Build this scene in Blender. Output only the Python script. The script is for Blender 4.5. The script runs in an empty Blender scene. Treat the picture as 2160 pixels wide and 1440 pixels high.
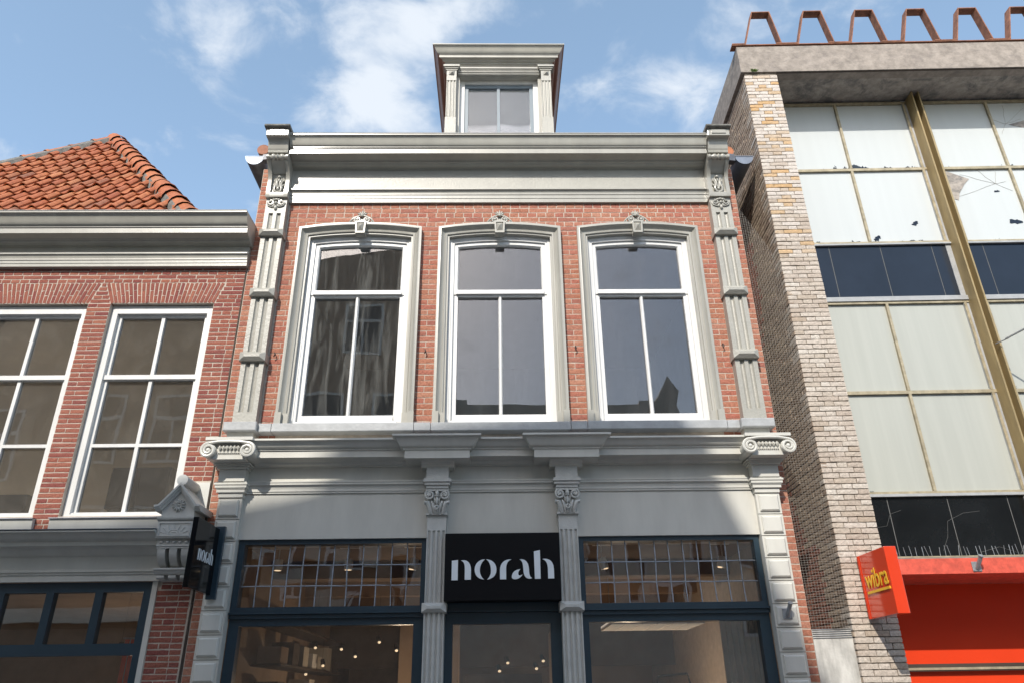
import bpy, bmesh, math, random
import numpy as np
from mathutils import Matrix, Vector

rnd = random.Random(7)
sc = bpy.context.scene
COL = sc.collection
R = math.radians

# ------------------------------------------------------------------ camera
FPX, W0, H0 = 1574.4, 2160, 1440
th, ro, ya = R(25.605), R(-.850), R(1.2455)
cf = Vector((math.sin(ya)*math.cos(th), math.cos(ya)*math.cos(th), math.sin(th)))
cr = Vector((math.cos(ya), -math.sin(ya), 0))
cu = cr.cross(cf)
cr, cu = cr*math.cos(ro)+cu*math.sin(ro), -cr*math.sin(ro)+cu*math.cos(ro)
CAM = Vector((0, -7.33, 1.6))
cam = bpy.data.cameras.new('camera')
cam.sensor_width = 36
cam.lens = FPX*36/W0
cam.clip_end = 2000
camo = bpy.data.objects.new('camera', cam)
COL.objects.link(camo)
camo.matrix_world = Matrix(((cr.x, cu.x, -cf.x, CAM.x), (cr.y, cu.y, -cf.y, CAM.y), (cr.z, cu.z, -cf.z, CAM.z), (0, 0, 0, 1)))
sc.camera = camo

def project(p):
    q = Vector(p)-CAM
    d = q.dot(cf)
    return (W0/2+FPX*q.dot(cr)/d, H0/2-FPX*q.dot(cu)/d, d)

def view_dir(px, py):
    return (cf+cr*((px-W0/2)/FPX)-cu*((py-H0/2)/FPX)).normalized()

# ------------------------------------------------------------------ light
SUN_AZ, SUN_EL = 18.7, 38.2          # sun stands behind the camera, to the left
to_sun = Vector((-math.sin(R(SUN_AZ))*math.cos(R(SUN_EL)), -math.cos(R(SUN_AZ))*math.cos(R(SUN_EL)), math.sin(R(SUN_EL))))
sun = bpy.data.lights.new('sun', 'SUN')
sun.energy = 2.35
sun.angle = R(.6)
sun.color = (1, .945, .86)
suno = bpy.data.objects.new('sun', sun)
COL.objects.link(suno)
suno.rotation_euler = (-to_sun).to_track_quat('-Z', 'Y').to_euler()
suno.location = (-6, -20, 25)

world = bpy.data.worlds.new('World')
sc.world = world
world.use_nodes = True
wn, wl = world.node_tree.nodes, world.node_tree.links
wn.clear()
SKY_ROT = math.atan2(to_sun.x, to_sun.y)
def build_world():
    out = wn.new('ShaderNodeOutputWorld')
    bg = wn.new('ShaderNodeBackground')
    bg.inputs['Strength'].default_value = .15
    sky = wn.new('ShaderNodeTexSky')
    sky.sky_type = 'NISHITA'
    sky.sun_disc = False
    sky.sun_elevation = R(SUN_EL)
    sky.sun_rotation = SKY_ROT
    sky.air_density = 1.0
    sky.dust_density = 1.2
    sky.ozone_density = .45
    tc = wn.new('ShaderNodeTexCoord')
    sep = wn.new('ShaderNodeSeparateXYZ')
    wl.new(tc.outputs['Generated'], sep.inputs[0])
    zz = wn.new('ShaderNodeMath'); zz.operation = 'MAXIMUM'; zz.inputs[1].default_value = .02
    wl.new(sep.outputs['Z'], zz.inputs[0])
    za = wn.new('ShaderNodeMath'); za.operation = 'ADD'; za.inputs[1].default_value = .12
    wl.new(zz.outputs[0], za.inputs[0])
    dx = wn.new('ShaderNodeMath'); dx.operation = 'DIVIDE'
    dy = wn.new('ShaderNodeMath'); dy.operation = 'DIVIDE'
    wl.new(sep.outputs['X'], dx.inputs[0]); wl.new(za.outputs[0], dx.inputs[1])
    wl.new(sep.outputs['Y'], dy.inputs[0]); wl.new(za.outputs[0], dy.inputs[1])
    com = wn.new('ShaderNodeCombineXYZ')
    wl.new(dx.outputs[0], com.inputs[0]); wl.new(dy.outputs[0], com.inputs[1])
    n1 = wn.new('ShaderNodeTexNoise')
    n1.inputs['Scale'].default_value = 6.5; n1.inputs['Detail'].default_value = 9; n1.inputs['Roughness'].default_value = .58; n1.inputs['Distortion'].default_value = .35
    wl.new(com.outputs[0], n1.inputs['Vector'])
    nm = wn.new('ShaderNodeMath'); nm.operation = 'MULTIPLY_ADD'; nm.inputs[1].default_value = .9; nm.inputs[2].default_value = .03
    wl.new(n1.outputs['Fac'], nm.inputs[0])
    cur = nm.outputs[0]
    # the cumulus banks of the picture: (pixel, angular size on the cloud sheet, weight)
    for (px, py, rad, wt) in [(850, 25, .105, .24), (970, 50, .07, .13), (690, 15, .07, .13), (750, 200, .10, .22), (830, 250, .085, .16), (500, 55, .085, .17),
                              (410, 30, .06, .10), (1380, 190, .095, .18), (1470, 235, .08, .14), (440, 170, .06, .10), (1570, 50, .06, .13), (1240, 0, .07, .12), (370, 320, .05, .06)]:
        d = view_dir(px, py)
        q = Vector((d.x/(d.z+.12), d.y/(d.z+.12), 0))
        ds = wn.new('ShaderNodeVectorMath'); ds.operation = 'DISTANCE'
        wl.new(com.outputs[0], ds.inputs[0]); ds.inputs[1].default_value = q
        mr = wn.new('ShaderNodeMapRange'); mr.interpolation_type = 'SMOOTHSTEP'
        mr.inputs['From Min'].default_value = 0; mr.inputs['From Max'].default_value = rad*1.6
        mr.inputs['To Min'].default_value = wt; mr.inputs['To Max'].default_value = 0
        wl.new(ds.outputs['Value'], mr.inputs['Value'])
        ad = wn.new('ShaderNodeMath'); ad.operation = 'ADD'
        wl.new(cur, ad.inputs[0]); wl.new(mr.outputs[0], ad.inputs[1])
        cur = ad.outputs[0]
    cl = wn.new('ShaderNodeMapRange'); cl.interpolation_type = 'SMOOTHSTEP'
    cl.inputs['From Min'].default_value = .53; cl.inputs['From Max'].default_value = .82
    cl.inputs['To Min'].default_value = 0; cl.inputs['To Max'].default_value = .9
    wl.new(cur, cl.inputs['Value'])
    # thin veil between the banks
    mix = wn.new('ShaderNodeMix'); mix.data_type = 'RGBA'
    wl.new(cl.outputs[0], mix.inputs['Factor'])
    tint = wn.new('ShaderNodeMix'); tint.data_type = 'RGBA'; tint.inputs['Factor'].default_value = .15
    wl.new(sky.outputs[0], tint.inputs['A']); tint.inputs['B'].default_value = (1.9, 2.75, 2.6, 1)
    wl.new(tint.outputs['Result'], mix.inputs['A'])
    mix.inputs['B'].default_value = (3.0, 3.2, 3.45, 1)
    wl.new(mix.outputs['Result'], bg.inputs['Color'])
    wl.new(bg.outputs[0], out.inputs[0])
build_world()
vs = sc.view_settings
sc.display_settings.display_device = 'sRGB'
vs.view_transform = 'Standard'
vs.look = 'None'
vs.exposure = 1.0
vs.gamma = 1
vs.use_curve_mapping = False
sc.cycles.use_denoising = True
sc.cycles.max_bounces = 6
sc.cycles.transparent_max_bounces = 16

# ------------------------------------------------------------------ materials
def new_mat(name):
    m = bpy.data.materials.new(name)
    m.use_nodes = True
    return m, m.node_tree.nodes, m.node_tree.links, m.node_tree.nodes['Principled BSDF']

def nd(N, t, **kw):
    n = N.new(t)
    for k, v in kw.items():
        if k in n.inputs.keys(): n.inputs[k].default_value = v
        else: setattr(n, k, v)
    return n

def c4(c): return (c[0], c[1], c[2], 1)

def pmat(name, col, rough=.5, var=.1, vs=5., bump=0., bs=40., metal=0., spec=.5, coat=0., col2=None, fine=.0, stretch=None, lo=.35, hi=.68):
    """paint / stone / metal: base colour wandering between col*(1-var) and col2 (or col*(1+var)), with bump"""
    m, N, L, P = new_mat(name)
    geo = nd(N, 'ShaderNodeNewGeometry')
    vec = geo.outputs['Position']
    if stretch:
        mp = nd(N, 'ShaderNodeMapping'); mp.inputs['Scale'].default_value = stretch
        L.new(vec, mp.inputs['Vector']); vec = mp.outputs[0]
    n = nd(N, 'ShaderNodeTexNoise', Scale=vs, Detail=7, Roughness=.62)
    L.new(vec, n.inputs['Vector'])
    rp = nd(N, 'ShaderNodeValToRGB')
    rp.color_ramp.elements[0].position = lo; rp.color_ramp.elements[1].position = hi
    a = [c*(1-var) for c in col]; b = col2 if col2 else [min(1, c*(1+var)) for c in col]
    rp.color_ramp.elements[0].color = c4(a); rp.color_ramp.elements[1].color = c4(b)
    L.new(n.outputs['Fac'], rp.inputs['Fac'])
    L.new(rp.outputs[0], P.inputs['Base Color'])
    P.inputs['Roughness'].default_value = rough
    P.inputs['Metallic'].default_value = metal
    P.inputs['Specular IOR Level'].default_value = spec
    P.inputs['Coat Weight'].default_value = coat
    P.inputs['Coat Roughness'].default_value = .12
    if bump:
        n2 = nd(N, 'ShaderNodeTexNoise', Scale=bs, Detail=4)
        L.new(geo.outputs['Position'], n2.inputs['Vector'])
        bp = nd(N, 'ShaderNodeBump', Strength=bump, Distance=.006)
        L.new(n2.outputs['Fac'], bp.inputs['Height'])
        L.new(bp.outputs[0], P.inputs['Normal'])
        L.new(n2.outputs['Fac'], rp.inputs['Fac']) if False else None
    return m

def brick_mat(name, stops, rough=.92, bump=.6, mott=.3, grain=70., stain=None):
    m, N, L, P = new_mat(name)
    oi = nd(N, 'ShaderNodeObjectInfo'); geo = nd(N, 'ShaderNodeNewGeometry')
    ad = nd(N, 'ShaderNodeMath', operation='ADD'); L.new(oi.outputs['Random'], ad.inputs[0]); L.new(geo.outputs['Random Per Island'], ad.inputs[1])
    fr = nd(N, 'ShaderNodeMath', operation='FRACT'); L.new(ad.outputs[0], fr.inputs[0])
    rp = nd(N, 'ShaderNodeValToRGB')
    el = rp.color_ramp.elements
    el[0].position, el[0].color = stops[0][0], c4(stops[0][1])
    el[1].position, el[1].color = stops[-1][0], c4(stops[-1][1])
    for p, c in stops[1:-1]:
        e = el.new(p); e.color = c4(c)
    L.new(fr.outputs[0], rp.inputs['Fac'])
    n = nd(N, 'ShaderNodeTexNoise', Scale=grain, Detail=6, Roughness=.7); L.new(geo.outputs['Position'], n.inputs['Vector'])
    mr = nd(N, 'ShaderNodeMapRange'); mr.inputs['From Min'].default_value = .3; mr.inputs['From Max'].default_value = .7
    mr.inputs['To Min'].default_value = 1-mott; mr.inputs['To Max'].default_value = 1+mott*.55
    L.new(n.outputs['Fac'], mr.inputs['Value'])
    mu = nd(N, 'ShaderNodeMix', data_type='RGBA', blend_type='MULTIPLY'); mu.inputs['Factor'].default_value = 1
    L.new(rp.outputs[0], mu.inputs['A']); L.new(mr.outputs[0], mu.inputs['B'])
    last = mu.outputs['Result']
    n3 = nd(N, 'ShaderNodeTexNoise', Scale=2.3, Detail=5, Roughness=.6); L.new(geo.outputs['Position'], n3.inputs['Vector'])
    m3 = nd(N, 'ShaderNodeMapRange'); m3.inputs['From Min'].default_value = .5; m3.inputs['From Max'].default_value = .75; m3.inputs['To Max'].default_value = .24
    L.new(n3.outputs['Fac'], m3.inputs['Value'])
    mx = nd(N, 'ShaderNodeMix', data_type='RGBA'); L.new(m3.outputs[0], mx.inputs['Factor']); L.new(last, mx.inputs['A'])
    mx.inputs['B'].default_value = c4(stain or (.5, .36, .29))
    L.new(mx.outputs['Result'], P.inputs['Base Color'])
    P.inputs['Roughness'].default_value = rough; P.inputs['Specular IOR Level'].default_value = .25
    bp = nd(N, 'ShaderNodeBump', Strength=bump, Distance=.006); L.new(n.outputs['Fac'], bp.inputs['Height']); L.new(bp.outputs[0], P.inputs['Normal'])
    return m

def glass_mat(name, refl=.10, tint=(1, 1, 1), wav=.12, dirt=0., dscale=(6, 6, 1.2), dcol=(.5, .5, .48), droprough=.0, film=0.):
    m = bpy.data.materials.new(name); m.use_nodes = True
    N, L = m.node_tree.nodes, m.node_tree.links
    N.clear()
    out = nd(N, 'ShaderNodeOutputMaterial')
    geo = nd(N, 'ShaderNodeNewGeometry'); oi = nd(N, 'ShaderNodeObjectInfo')
    tr = nd(N, 'ShaderNodeBsdfTransparent'); tr.inputs[0].default_value = c4(tint)
    gl = nd(N, 'ShaderNodeBsdfGlossy'); gl.inputs['Roughness'].default_value = droprough
    nz = nd(N, 'ShaderNodeTexNoise', Scale=2.2, Detail=1.5)
    off = nd(N, 'ShaderNodeVectorMath', operation='SCALE'); off.inputs[0].default_value = (37, 11, 23); L.new(oi.outputs['Random'], off.inputs['Scale'])
    av = nd(N, 'ShaderNodeVectorMath', operation='ADD'); L.new(geo.outputs['Position'], av.inputs[0]); L.new(off.outputs[0], av.inputs[1])
    L.new(av.outputs[0], nz.inputs['Vector'])
    bp = nd(N, 'ShaderNodeBump', Strength=1, Distance=wav*.12); L.new(nz.outputs['Fac'], bp.inputs['Height']); L.new(bp.outputs[0], gl.inputs['Normal'])
    fr = nd(N, 'ShaderNodeFresnel', IOR=1.5)
    f2 = nd(N, 'ShaderNodeMath', operation='MULTIPLY_ADD'); L.new(fr.outputs[0], f2.inputs[0]); f2.inputs[1].default_value = 1.0; f2.inputs[2].default_value = refl
    cl = nd(N, 'ShaderNodeClamp'); L.new(f2.outputs[0], cl.inputs[0])
    mx = nd(N, 'ShaderNodeMixShader'); L.new(cl.outputs[0], mx.inputs[0]); L.new(tr.outputs[0], mx.inputs[1]); L.new(gl.outputs[0], mx.inputs[2])
    last = mx.outputs[0]
    if dirt:
        mp = nd(N, 'ShaderNodeMapping'); mp.inputs['Scale'].default_value = dscale; L.new(av.outputs[0], mp.inputs['Vector'])
        dn = nd(N, 'ShaderNodeTexNoise', Scale=1.6, Detail=7, Roughness=.66, Distortion=.8); L.new(mp.outputs[0], dn.inputs['Vector'])
        mr = nd(N, 'ShaderNodeMapRange'); mr.inputs['From Min'].default_value = .47; mr.inputs['From Max'].default_value = .8; mr.inputs['To Min'].default_value = film; mr.inputs['To Max'].default_value = film+dirt
        L.new(dn.outputs['Fac'], mr.inputs['Value'])
        df = nd(N, 'ShaderNodeBsdfDiffuse'); df.inputs[0].default_value = c4(dcol)
        m2 = nd(N, 'ShaderNodeMixShader'); L.new(mr.outputs[0], m2.inputs[0]); L.new(last, m2.inputs[1]); L.new(df.outputs[0], m2.inputs[2])
        last = m2.outputs[0]
    L.new(last, out.inputs[0])
    return m

def emit_mat(name, col, s):
    m, N, L, P = new_mat(name)
    P.inputs['Base Color'].default_value = c4(col); P.inputs['Emission Color'].default_value = c4(col); P.inputs['Emission Strength'].default_value = s
    return m

def ground_mat(name, col):
    m, N, L, P = new_mat(name)
    geo = nd(N, 'ShaderNodeNewGeometry')
    br = nd(N, 'ShaderNodeTexBrick', Scale=4.5); L.new(geo.outputs['Position'], br.inputs['Vector'])
    br.inputs['Color1'].default_value = c4(col); br.inputs['Color2'].default_value = c4([c*.75 for c in col]); br.inputs['Mortar'].default_value = c4([c*.45 for c in col])
    L.new(br.outputs[0], P.inputs['Base Color']); P.inputs['Roughness'].default_value = .9
    return m

def concrete_mat(name, col, dark, dirt_lo=.52):
    m, N, L, P = new_mat(name)
    geo = nd(N, 'ShaderNodeNewGeometry')
    n1 = nd(N, 'ShaderNodeTexNoise', Scale=9, Detail=9, Roughness=.72); L.new(geo.outputs['Position'], n1.inputs['Vector'])
    mp = nd(N, 'ShaderNodeMapping'); mp.inputs['Scale'].default_value = (2.0, 2.0, 5.); L.new(geo.outputs['Position'], mp.inputs['Vector'])
    n2 = nd(N, 'ShaderNodeTexNoise', Scale=2.2, Detail=8, Roughness=.7, Distortion=.5); L.new(mp.outputs[0], n2.inputs['Vector'])
    r1 = nd(N, 'ShaderNodeValToRGB'); r1.color_ramp.elements[0].position = .36; r1.color_ramp.elements[1].position = .64
    r1.color_ramp.elements[0].color = c4([c*.72 for c in col]); r1.color_ramp.elements[1].color = c4([min(1, c*1.15) for c in col]); L.new(n1.outputs['Fac'], r1.inputs['Fac'])
    mr = nd(N, 'ShaderNodeMapRange'); mr.inputs['From Min'].default_value = dirt_lo; mr.inputs['From Max'].default_value = dirt_lo+.16; mr.inputs['To Max'].default_value = .7; L.new(n2.outputs['Fac'], mr.inputs['Value'])
    mx = nd(N, 'ShaderNodeMix', data_type='RGBA'); L.new(mr.outputs[0], mx.inputs['Factor']); L.new(r1.outputs[0], mx.inputs['A']); mx.inputs['B'].default_value = c4(dark)
    L.new(mx.outputs['Result'], P.inputs['Base Color']); P.inputs['Roughness'].default_value = .93; P.inputs['Specular IOR Level'].default_value = .2
    bp = nd(N, 'ShaderNodeBump', Strength=.5, Distance=.01); L.new(n1.outputs['Fac'], bp.inputs['Height']); L.new(bp.outputs[0], P.inputs['Normal'])
    return m

def peel_mat(name, col, under=(.035, .045, .055), thr=.70, streak=.0, rough=.25):
    """white paint on glass, flaking near lower edges in ragged patches"""
    m, N, L, P = new_mat(name)
    geo = nd(N, 'ShaderNodeNewGeometry')
    tx = nd(N, 'ShaderNodeTexCoord')
    sep = nd(N, 'ShaderNodeSeparateXYZ'); L.new(tx.outputs['Generated'], sep.inputs[0])
    n1 = nd(N, 'ShaderNodeTexNoise', Scale=4.2, Detail=10, Roughness=.6, Distortion=.6); L.new(geo.outputs['Position'], n1.inputs['Vector'])
    zr = nd(N, 'ShaderNodeMapRange'); zr.inputs['From Min'].default_value = 0; zr.inputs['From Max'].default_value = .12; zr.inputs['To Min'].default_value = .22; zr.inputs['To Max'].default_value = 0
    L.new(sep.outputs['Z'], zr.inputs['Value'])
    ad = nd(N, 'ShaderNodeMath', operation='ADD'); L.new(n1.outputs['Fac'], ad.inputs[0]); L.new(zr.outputs[0], ad.inputs[1])
    gt = nd(N, 'ShaderNodeMath', operation='GREATER_THAN'); L.new(ad.outputs[0], gt.inputs[0]); gt.inputs[1].default_value = thr
    mp = nd(N, 'ShaderNodeMapping'); mp.inputs['Scale'].default_value = (9, 9, .35); L.new(geo.outputs['Position'], mp.inputs['Vector'])
    n2 = nd(N, 'ShaderNodeTexNoise', Scale=1.0, Detail=5, Roughness=.6); L.new(mp.outputs[0], n2.inputs['Vector'])
    r2 = nd(N, 'ShaderNodeValToRGB'); r2.color_ramp.elements[0].position = .35; r2.color_ramp.elements[1].position = .72
    r2.color_ramp.elements[0].color = c4([c*.965 for c in col]); r2.color_ramp.elements[1].color = c4([min(1, c*(1+streak)) for c in col]); L.new(n2.outputs['Fac'], r2.inputs['Fac'])
    mx = nd(N, 'ShaderNodeMix', data_type='RGBA'); L.new(gt.outputs[0], mx.inputs['Factor']); L.new(r2.outputs[0], mx.inputs['A']); mx.inputs['B'].default_value = c4(under)
    L.new(mx.outputs['Result'], P.inputs['Base Color']); P.inputs['Roughness'].default_value = rough; P.inputs['Specular IOR Level'].default_value = .35
    return m

TRIM = (.35, .338, .295)
M = {}
M['trim'] = pmat('grey_green_gloss_paint', TRIM, rough=.34, var=.085, vs=1.6, stretch=(3.5, 3.5, .8), bump=.12, bs=26, coat=.25)
M['trim_rough'] = pmat('brushed_gloss_paint', TRIM, rough=.42, var=.07, vs=4, bump=.55, bs=45, coat=.12)
M['shop_grey_lifted'] = pmat('grey_paint_lifted_for_shade', (.55, .537, .485), rough=.4, var=.07, vs=1.5, stretch=(3, 3, .7), bump=.06, bs=22, coat=.1)  # the trim's grey, lightened in colour to brighten the shaded shopfront
M['cast_grey'] = pmat('thick_grey_paint_on_casting', (.50, .495, .46), rough=.38, var=.08, vs=9, bump=.3, bs=60)
M['white'] = pmat('white_window_paint', (.64, .635, .615), rough=.38, var=.07, vs=2, stretch=(4, 4, .7), bump=.06, bs=30)
M['sill'] = pmat('blue_grey_sill_paint', (.35, .358, .36), rough=.45, var=.12, vs=7, bump=.45, bs=35)
M['mortar'] = pmat('cream_lime_mortar', (.49, .42, .35), rough=.95, var=.14, vs=14, bump=.5, bs=120)
M['mortar_dark'] = pmat('raked_grey_mortar', (.22, .185, .15), rough=.95, var=.2, vs=14, bump=.5, bs=120)
M['blue'] = pmat('dark_blue_frame_paint', (.020, .042, .060), rough=.35, var=.1, vs=3, bump=.05, bs=20, coat=.2)
M['lead'] = pmat('lead_came', (.30, .33, .37), rough=.5, var=.15, vs=30)
M['black'] = pmat('black_gloss_panel', (.005, .005, .006), rough=.10, var=.05, vs=3, spec=.22)
M['black_matt'] = pmat('black_satin_panel', (.005, .005, .006), rough=.5, var=.05, vs=3, spec=.15)
M['letter'] = pmat('pale_acrylic_letter', (.74, .78, .80), rough=.4, var=.02)
M['zinc'] = pmat('weathered_zinc', (.20, .20, .21), rough=.45, var=.25, vs=8, metal=.6)
M['zinc_blue'] = pmat('bright_zinc', (.19, .215, .26), rough=.45, var=.15, vs=8, metal=.4)
M['brown'] = pmat('red_brown_cheek_paint', (.24, .12, .085), rough=.5, var=.12, vs=6, bump=.1)
M['slate'] = pmat('weathered_capstone', (.16, .155, .14), rough=.9, var=.35, vs=18, bump=.6, bs=60)
M['stone'] = pmat('white_painted_stone', (.60, .60, .56), rough=.6, var=.06, vs=6, bump=.2)
M['concrete'] = concrete_mat('grey_pink_concrete', (.31, .272, .238), (.17, .15, .14), .53)
M['soffit'] = concrete_mat('stained_soffit_concrete', (.40, .36, .32), (.10, .105, .11), .47)
M['sheet'] = pmat('stained_cement_board', (.46, .45, .42), rough=.9, var=.4, vs=2.2, stretch=(3, 3, .8), bump=.3)
M['gold'] = pmat('bronze_anodised_fin', (.34, .255, .125), rough=.5, var=.14, vs=5, metal=.3, stretch=(2, 2, .6))
M['gold_pale'] = pmat('dull_gold_glazing_bar', (.36, .31, .21), rough=.55, var=.25, vs=12, metal=.2)
M['pane_white'] = peel_mat('white_painted_glass', (.52, .545, .54), thr=.755)
M['pane_grey'] = peel_mat('grey_green_painted_glass', (.40, .41, .37), thr=.80, streak=.07)
M['spandrel'] = pmat('navy_glass_spandrel', (.016, .023, .036), rough=.14, var=.12, vs=2, spec=.3)
M['spandrel_black'] = pmat('cracked_black_glass', (.008, .009, .010), rough=.14, var=.3, vs=2, spec=.3)
M['crack'] = pmat('pale_crack_line', (.13, .13, .125), rough=.8)
M['red'] = pmat('orange_red_panel', (.66, .05, .014), rough=.3, var=.03, vs=2, spec=.15, coat=.0)
M['red_gloss'] = pmat('glossy_red_sign_face', (.66, .05, .014), rough=.12, var=.03, vs=2, coat=.6)
M['red_old'] = pmat('weathered_red_beam', (.58, .085, .05), rough=.6, var=.22, vs=14, bump=.3)
M['yellow'] = pmat('yellow_lettering', (.82, .46, .03), rough=.35, var=.02)
M['rust'] = pmat('rust_brown_steel', (.24, .105, .06), rough=.75, var=.35, vs=11, bump=.4, metal=.15)
M['wire'] = pmat('net_wire', (.26, .24, .21), rough=.7)
M['steel'] = pmat('galvanised_steel', (.33, .34, .35), rough=.5, var=.2, vs=20, metal=.6)
M['iron'] = pmat('rusty_iron_hook', (.05, .035, .03), rough=.8, var=.3, vs=30)
M['moss'] = pmat('green_tuft', (.10, .16, .03), rough=.8, var=.4, vs=50)
M['room_wall'] = pmat('plaster_room_wall', (.40, .40, .41), rough=.9, var=.05)
M['room_ceil'] = pmat('plaster_ceiling', (.33, .34, .37), rough=.9, var=.06, vs=2)
M['tan_ceil'] = pmat('tan_ceiling', (.66, .58, .46), rough=.9, var=.08, vs=2)
M['floor_pale'] = pmat('pale_bare_floor', (.68, .60, .48), rough=.8, var=.08)
M['floor_wood'] = pmat('wood_floor', (.30, .21, .13), rough=.5, var=.2, vs=4, stretch=(1, 8, 1))
M['shop_wall'] = pmat('brown_shop_interior', (.26, .185, .125), rough=.85, var=.15, vs=2)
M['shop_dark'] = pmat('dark_shop_fixture', (.05, .035, .025), rough=.7, var=.2, vs=3)
M['dark_box'] = pmat('navy_black_box', (.018, .025, .038), rough=.4, var=.15, vs=4)
M['lamp_white'] = pmat('white_lamp_body', (.78, .76, .72), rough=.4, var=.02)
M['curtain'] = pmat('grey_beige_curtain', (.42, .38, .32), rough=.95, var=.08, vs=6)
M['bulb'] = emit_mat('warm_lamp_lens', (1, .76, .48), .5)
M['panel_light'] = emit_mat('ceiling_panel_glow', (1, .90, .74), .22)
M['glass'] = glass_mat('window_glass', refl=.035, wav=.006, dirt=.05, film=.012, dscale=(5, 5, .8), dcol=(.5, .5, .52))
M['glass_old'] = glass_mat('smeared_old_glass', refl=.06, wav=.008, dirt=.26, film=.03, dscale=(7, 7, .9), dcol=(.42, .42, .39))
M['glass_dusty'] = glass_mat('dusty_glass', refl=.04, wav=.008, dirt=.09, film=.095, dscale=(3, 3, 2.0), dcol=(.40, .365, .31))
M['glass_shop'] = glass_mat('shop_glass', refl=.095, wav=.006)
M['glass_lead'] = glass_mat('leaded_glass', refl=.06, wav=.02)
M['glass_dormer'] = glass_mat('pale_dormer_glass', refl=.10, wav=.006, dirt=.15, film=.16, dscale=(2, 2, 2), dcol=(.42, .45, .47))
M['brick'] = brick_mat('orange_red_brick', [(0, (0.353, 0.145, 0.094)), (.3, (0.406, 0.180, 0.117)), (.55, (0.370, 0.134, 0.096)), (.8, (0.432, 0.209, 0.140)), (1, (0.309, 0.117, 0.089))], mott=.42, grain=42, stain=(.52, .30, .22))
M['brick_dark'] = brick_mat('deep_red_brick', [(0, (0.269, 0.090, 0.065)), (.3, (0.321, 0.114, 0.079)), (.55, (0.235, 0.071, 0.060)), (.8, (0.349, 0.135, 0.089)), (1, (0.217, 0.068, 0.063))], bump=.9, mott=.45, stain=(.42, .20, .15))
M['brick_pale'] = brick_mat('pale_cream_brick', [(0, (0.466, 0.401, 0.332)), (.3, (0.541, 0.477, 0.413)), (.55, (0.428, 0.357, 0.294)), (.8, (0.578, 0.525, 0.461)), (1, (0.411, 0.334, 0.260))], bump=.9, mott=.32, grain=45, stain=(.42, .35, .28))
M['brick_ochre'] = brick_mat('ochre_and_cream_brick', [(0, (0.542, 0.481, 0.426)), (.45, (0.578, 0.527, 0.474)), (.62, (0.470, 0.408, 0.351)), (.80, (.50, .37, .24)), (.93, (.52, .33, .16)), (1, (.54, .43, .31))], bump=.9, mott=.28, grain=45, stain=(.60, .53, .46))
M['brick_side'] = brick_mat('grimy_side_brick', [(0, (0.356, 0.278, 0.212)), (.4, (0.439, 0.348, 0.269)), (.7, (0.296, 0.220, 0.168)), (1, (0.475, 0.383, 0.291))], bump=.9, mott=.4, grain=45, stain=(.20, .165, .14))
M['brick_side_red'] = brick_mat('grimy_red_side_brick', [(0, (0.312, 0.126, 0.090)), (.5, (0.372, 0.168, 0.120)), (1, (0.264, 0.108, 0.084))], bump=.9, mott=.4, stain=(.22, .15, .12))
M['tile'] = brick_mat('terracotta_pantile', [(0, (0.385, 0.129, 0.057)), (.3, (0.437, 0.160, 0.071)), (.6, (0.358, 0.111, 0.054)), (.82, (0.472, 0.196, 0.090)), (.955, (0.33, 0.125, 0.066)), (1, (0.24, 0.115, 0.075))], rough=.62, bump=.25, mott=.35, grain=22, stain=(.28, .12, .07))
M['far_brick'] = pmat('brown_street_brick', (.34, .24, .17), rough=.9, var=.2, vs=3)
M['far_cream'] = pmat('cream_stucco', (.62, .57, .48), rough=.9, var=.1, vs=3)
M['far_roof'] = pmat('dark_roof_tiles', (.10, .065, .055), rough=.8, var=.3, vs=6)
M['ground'] = ground_mat('pale_street_paving', (.38, .34, .31))

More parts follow.
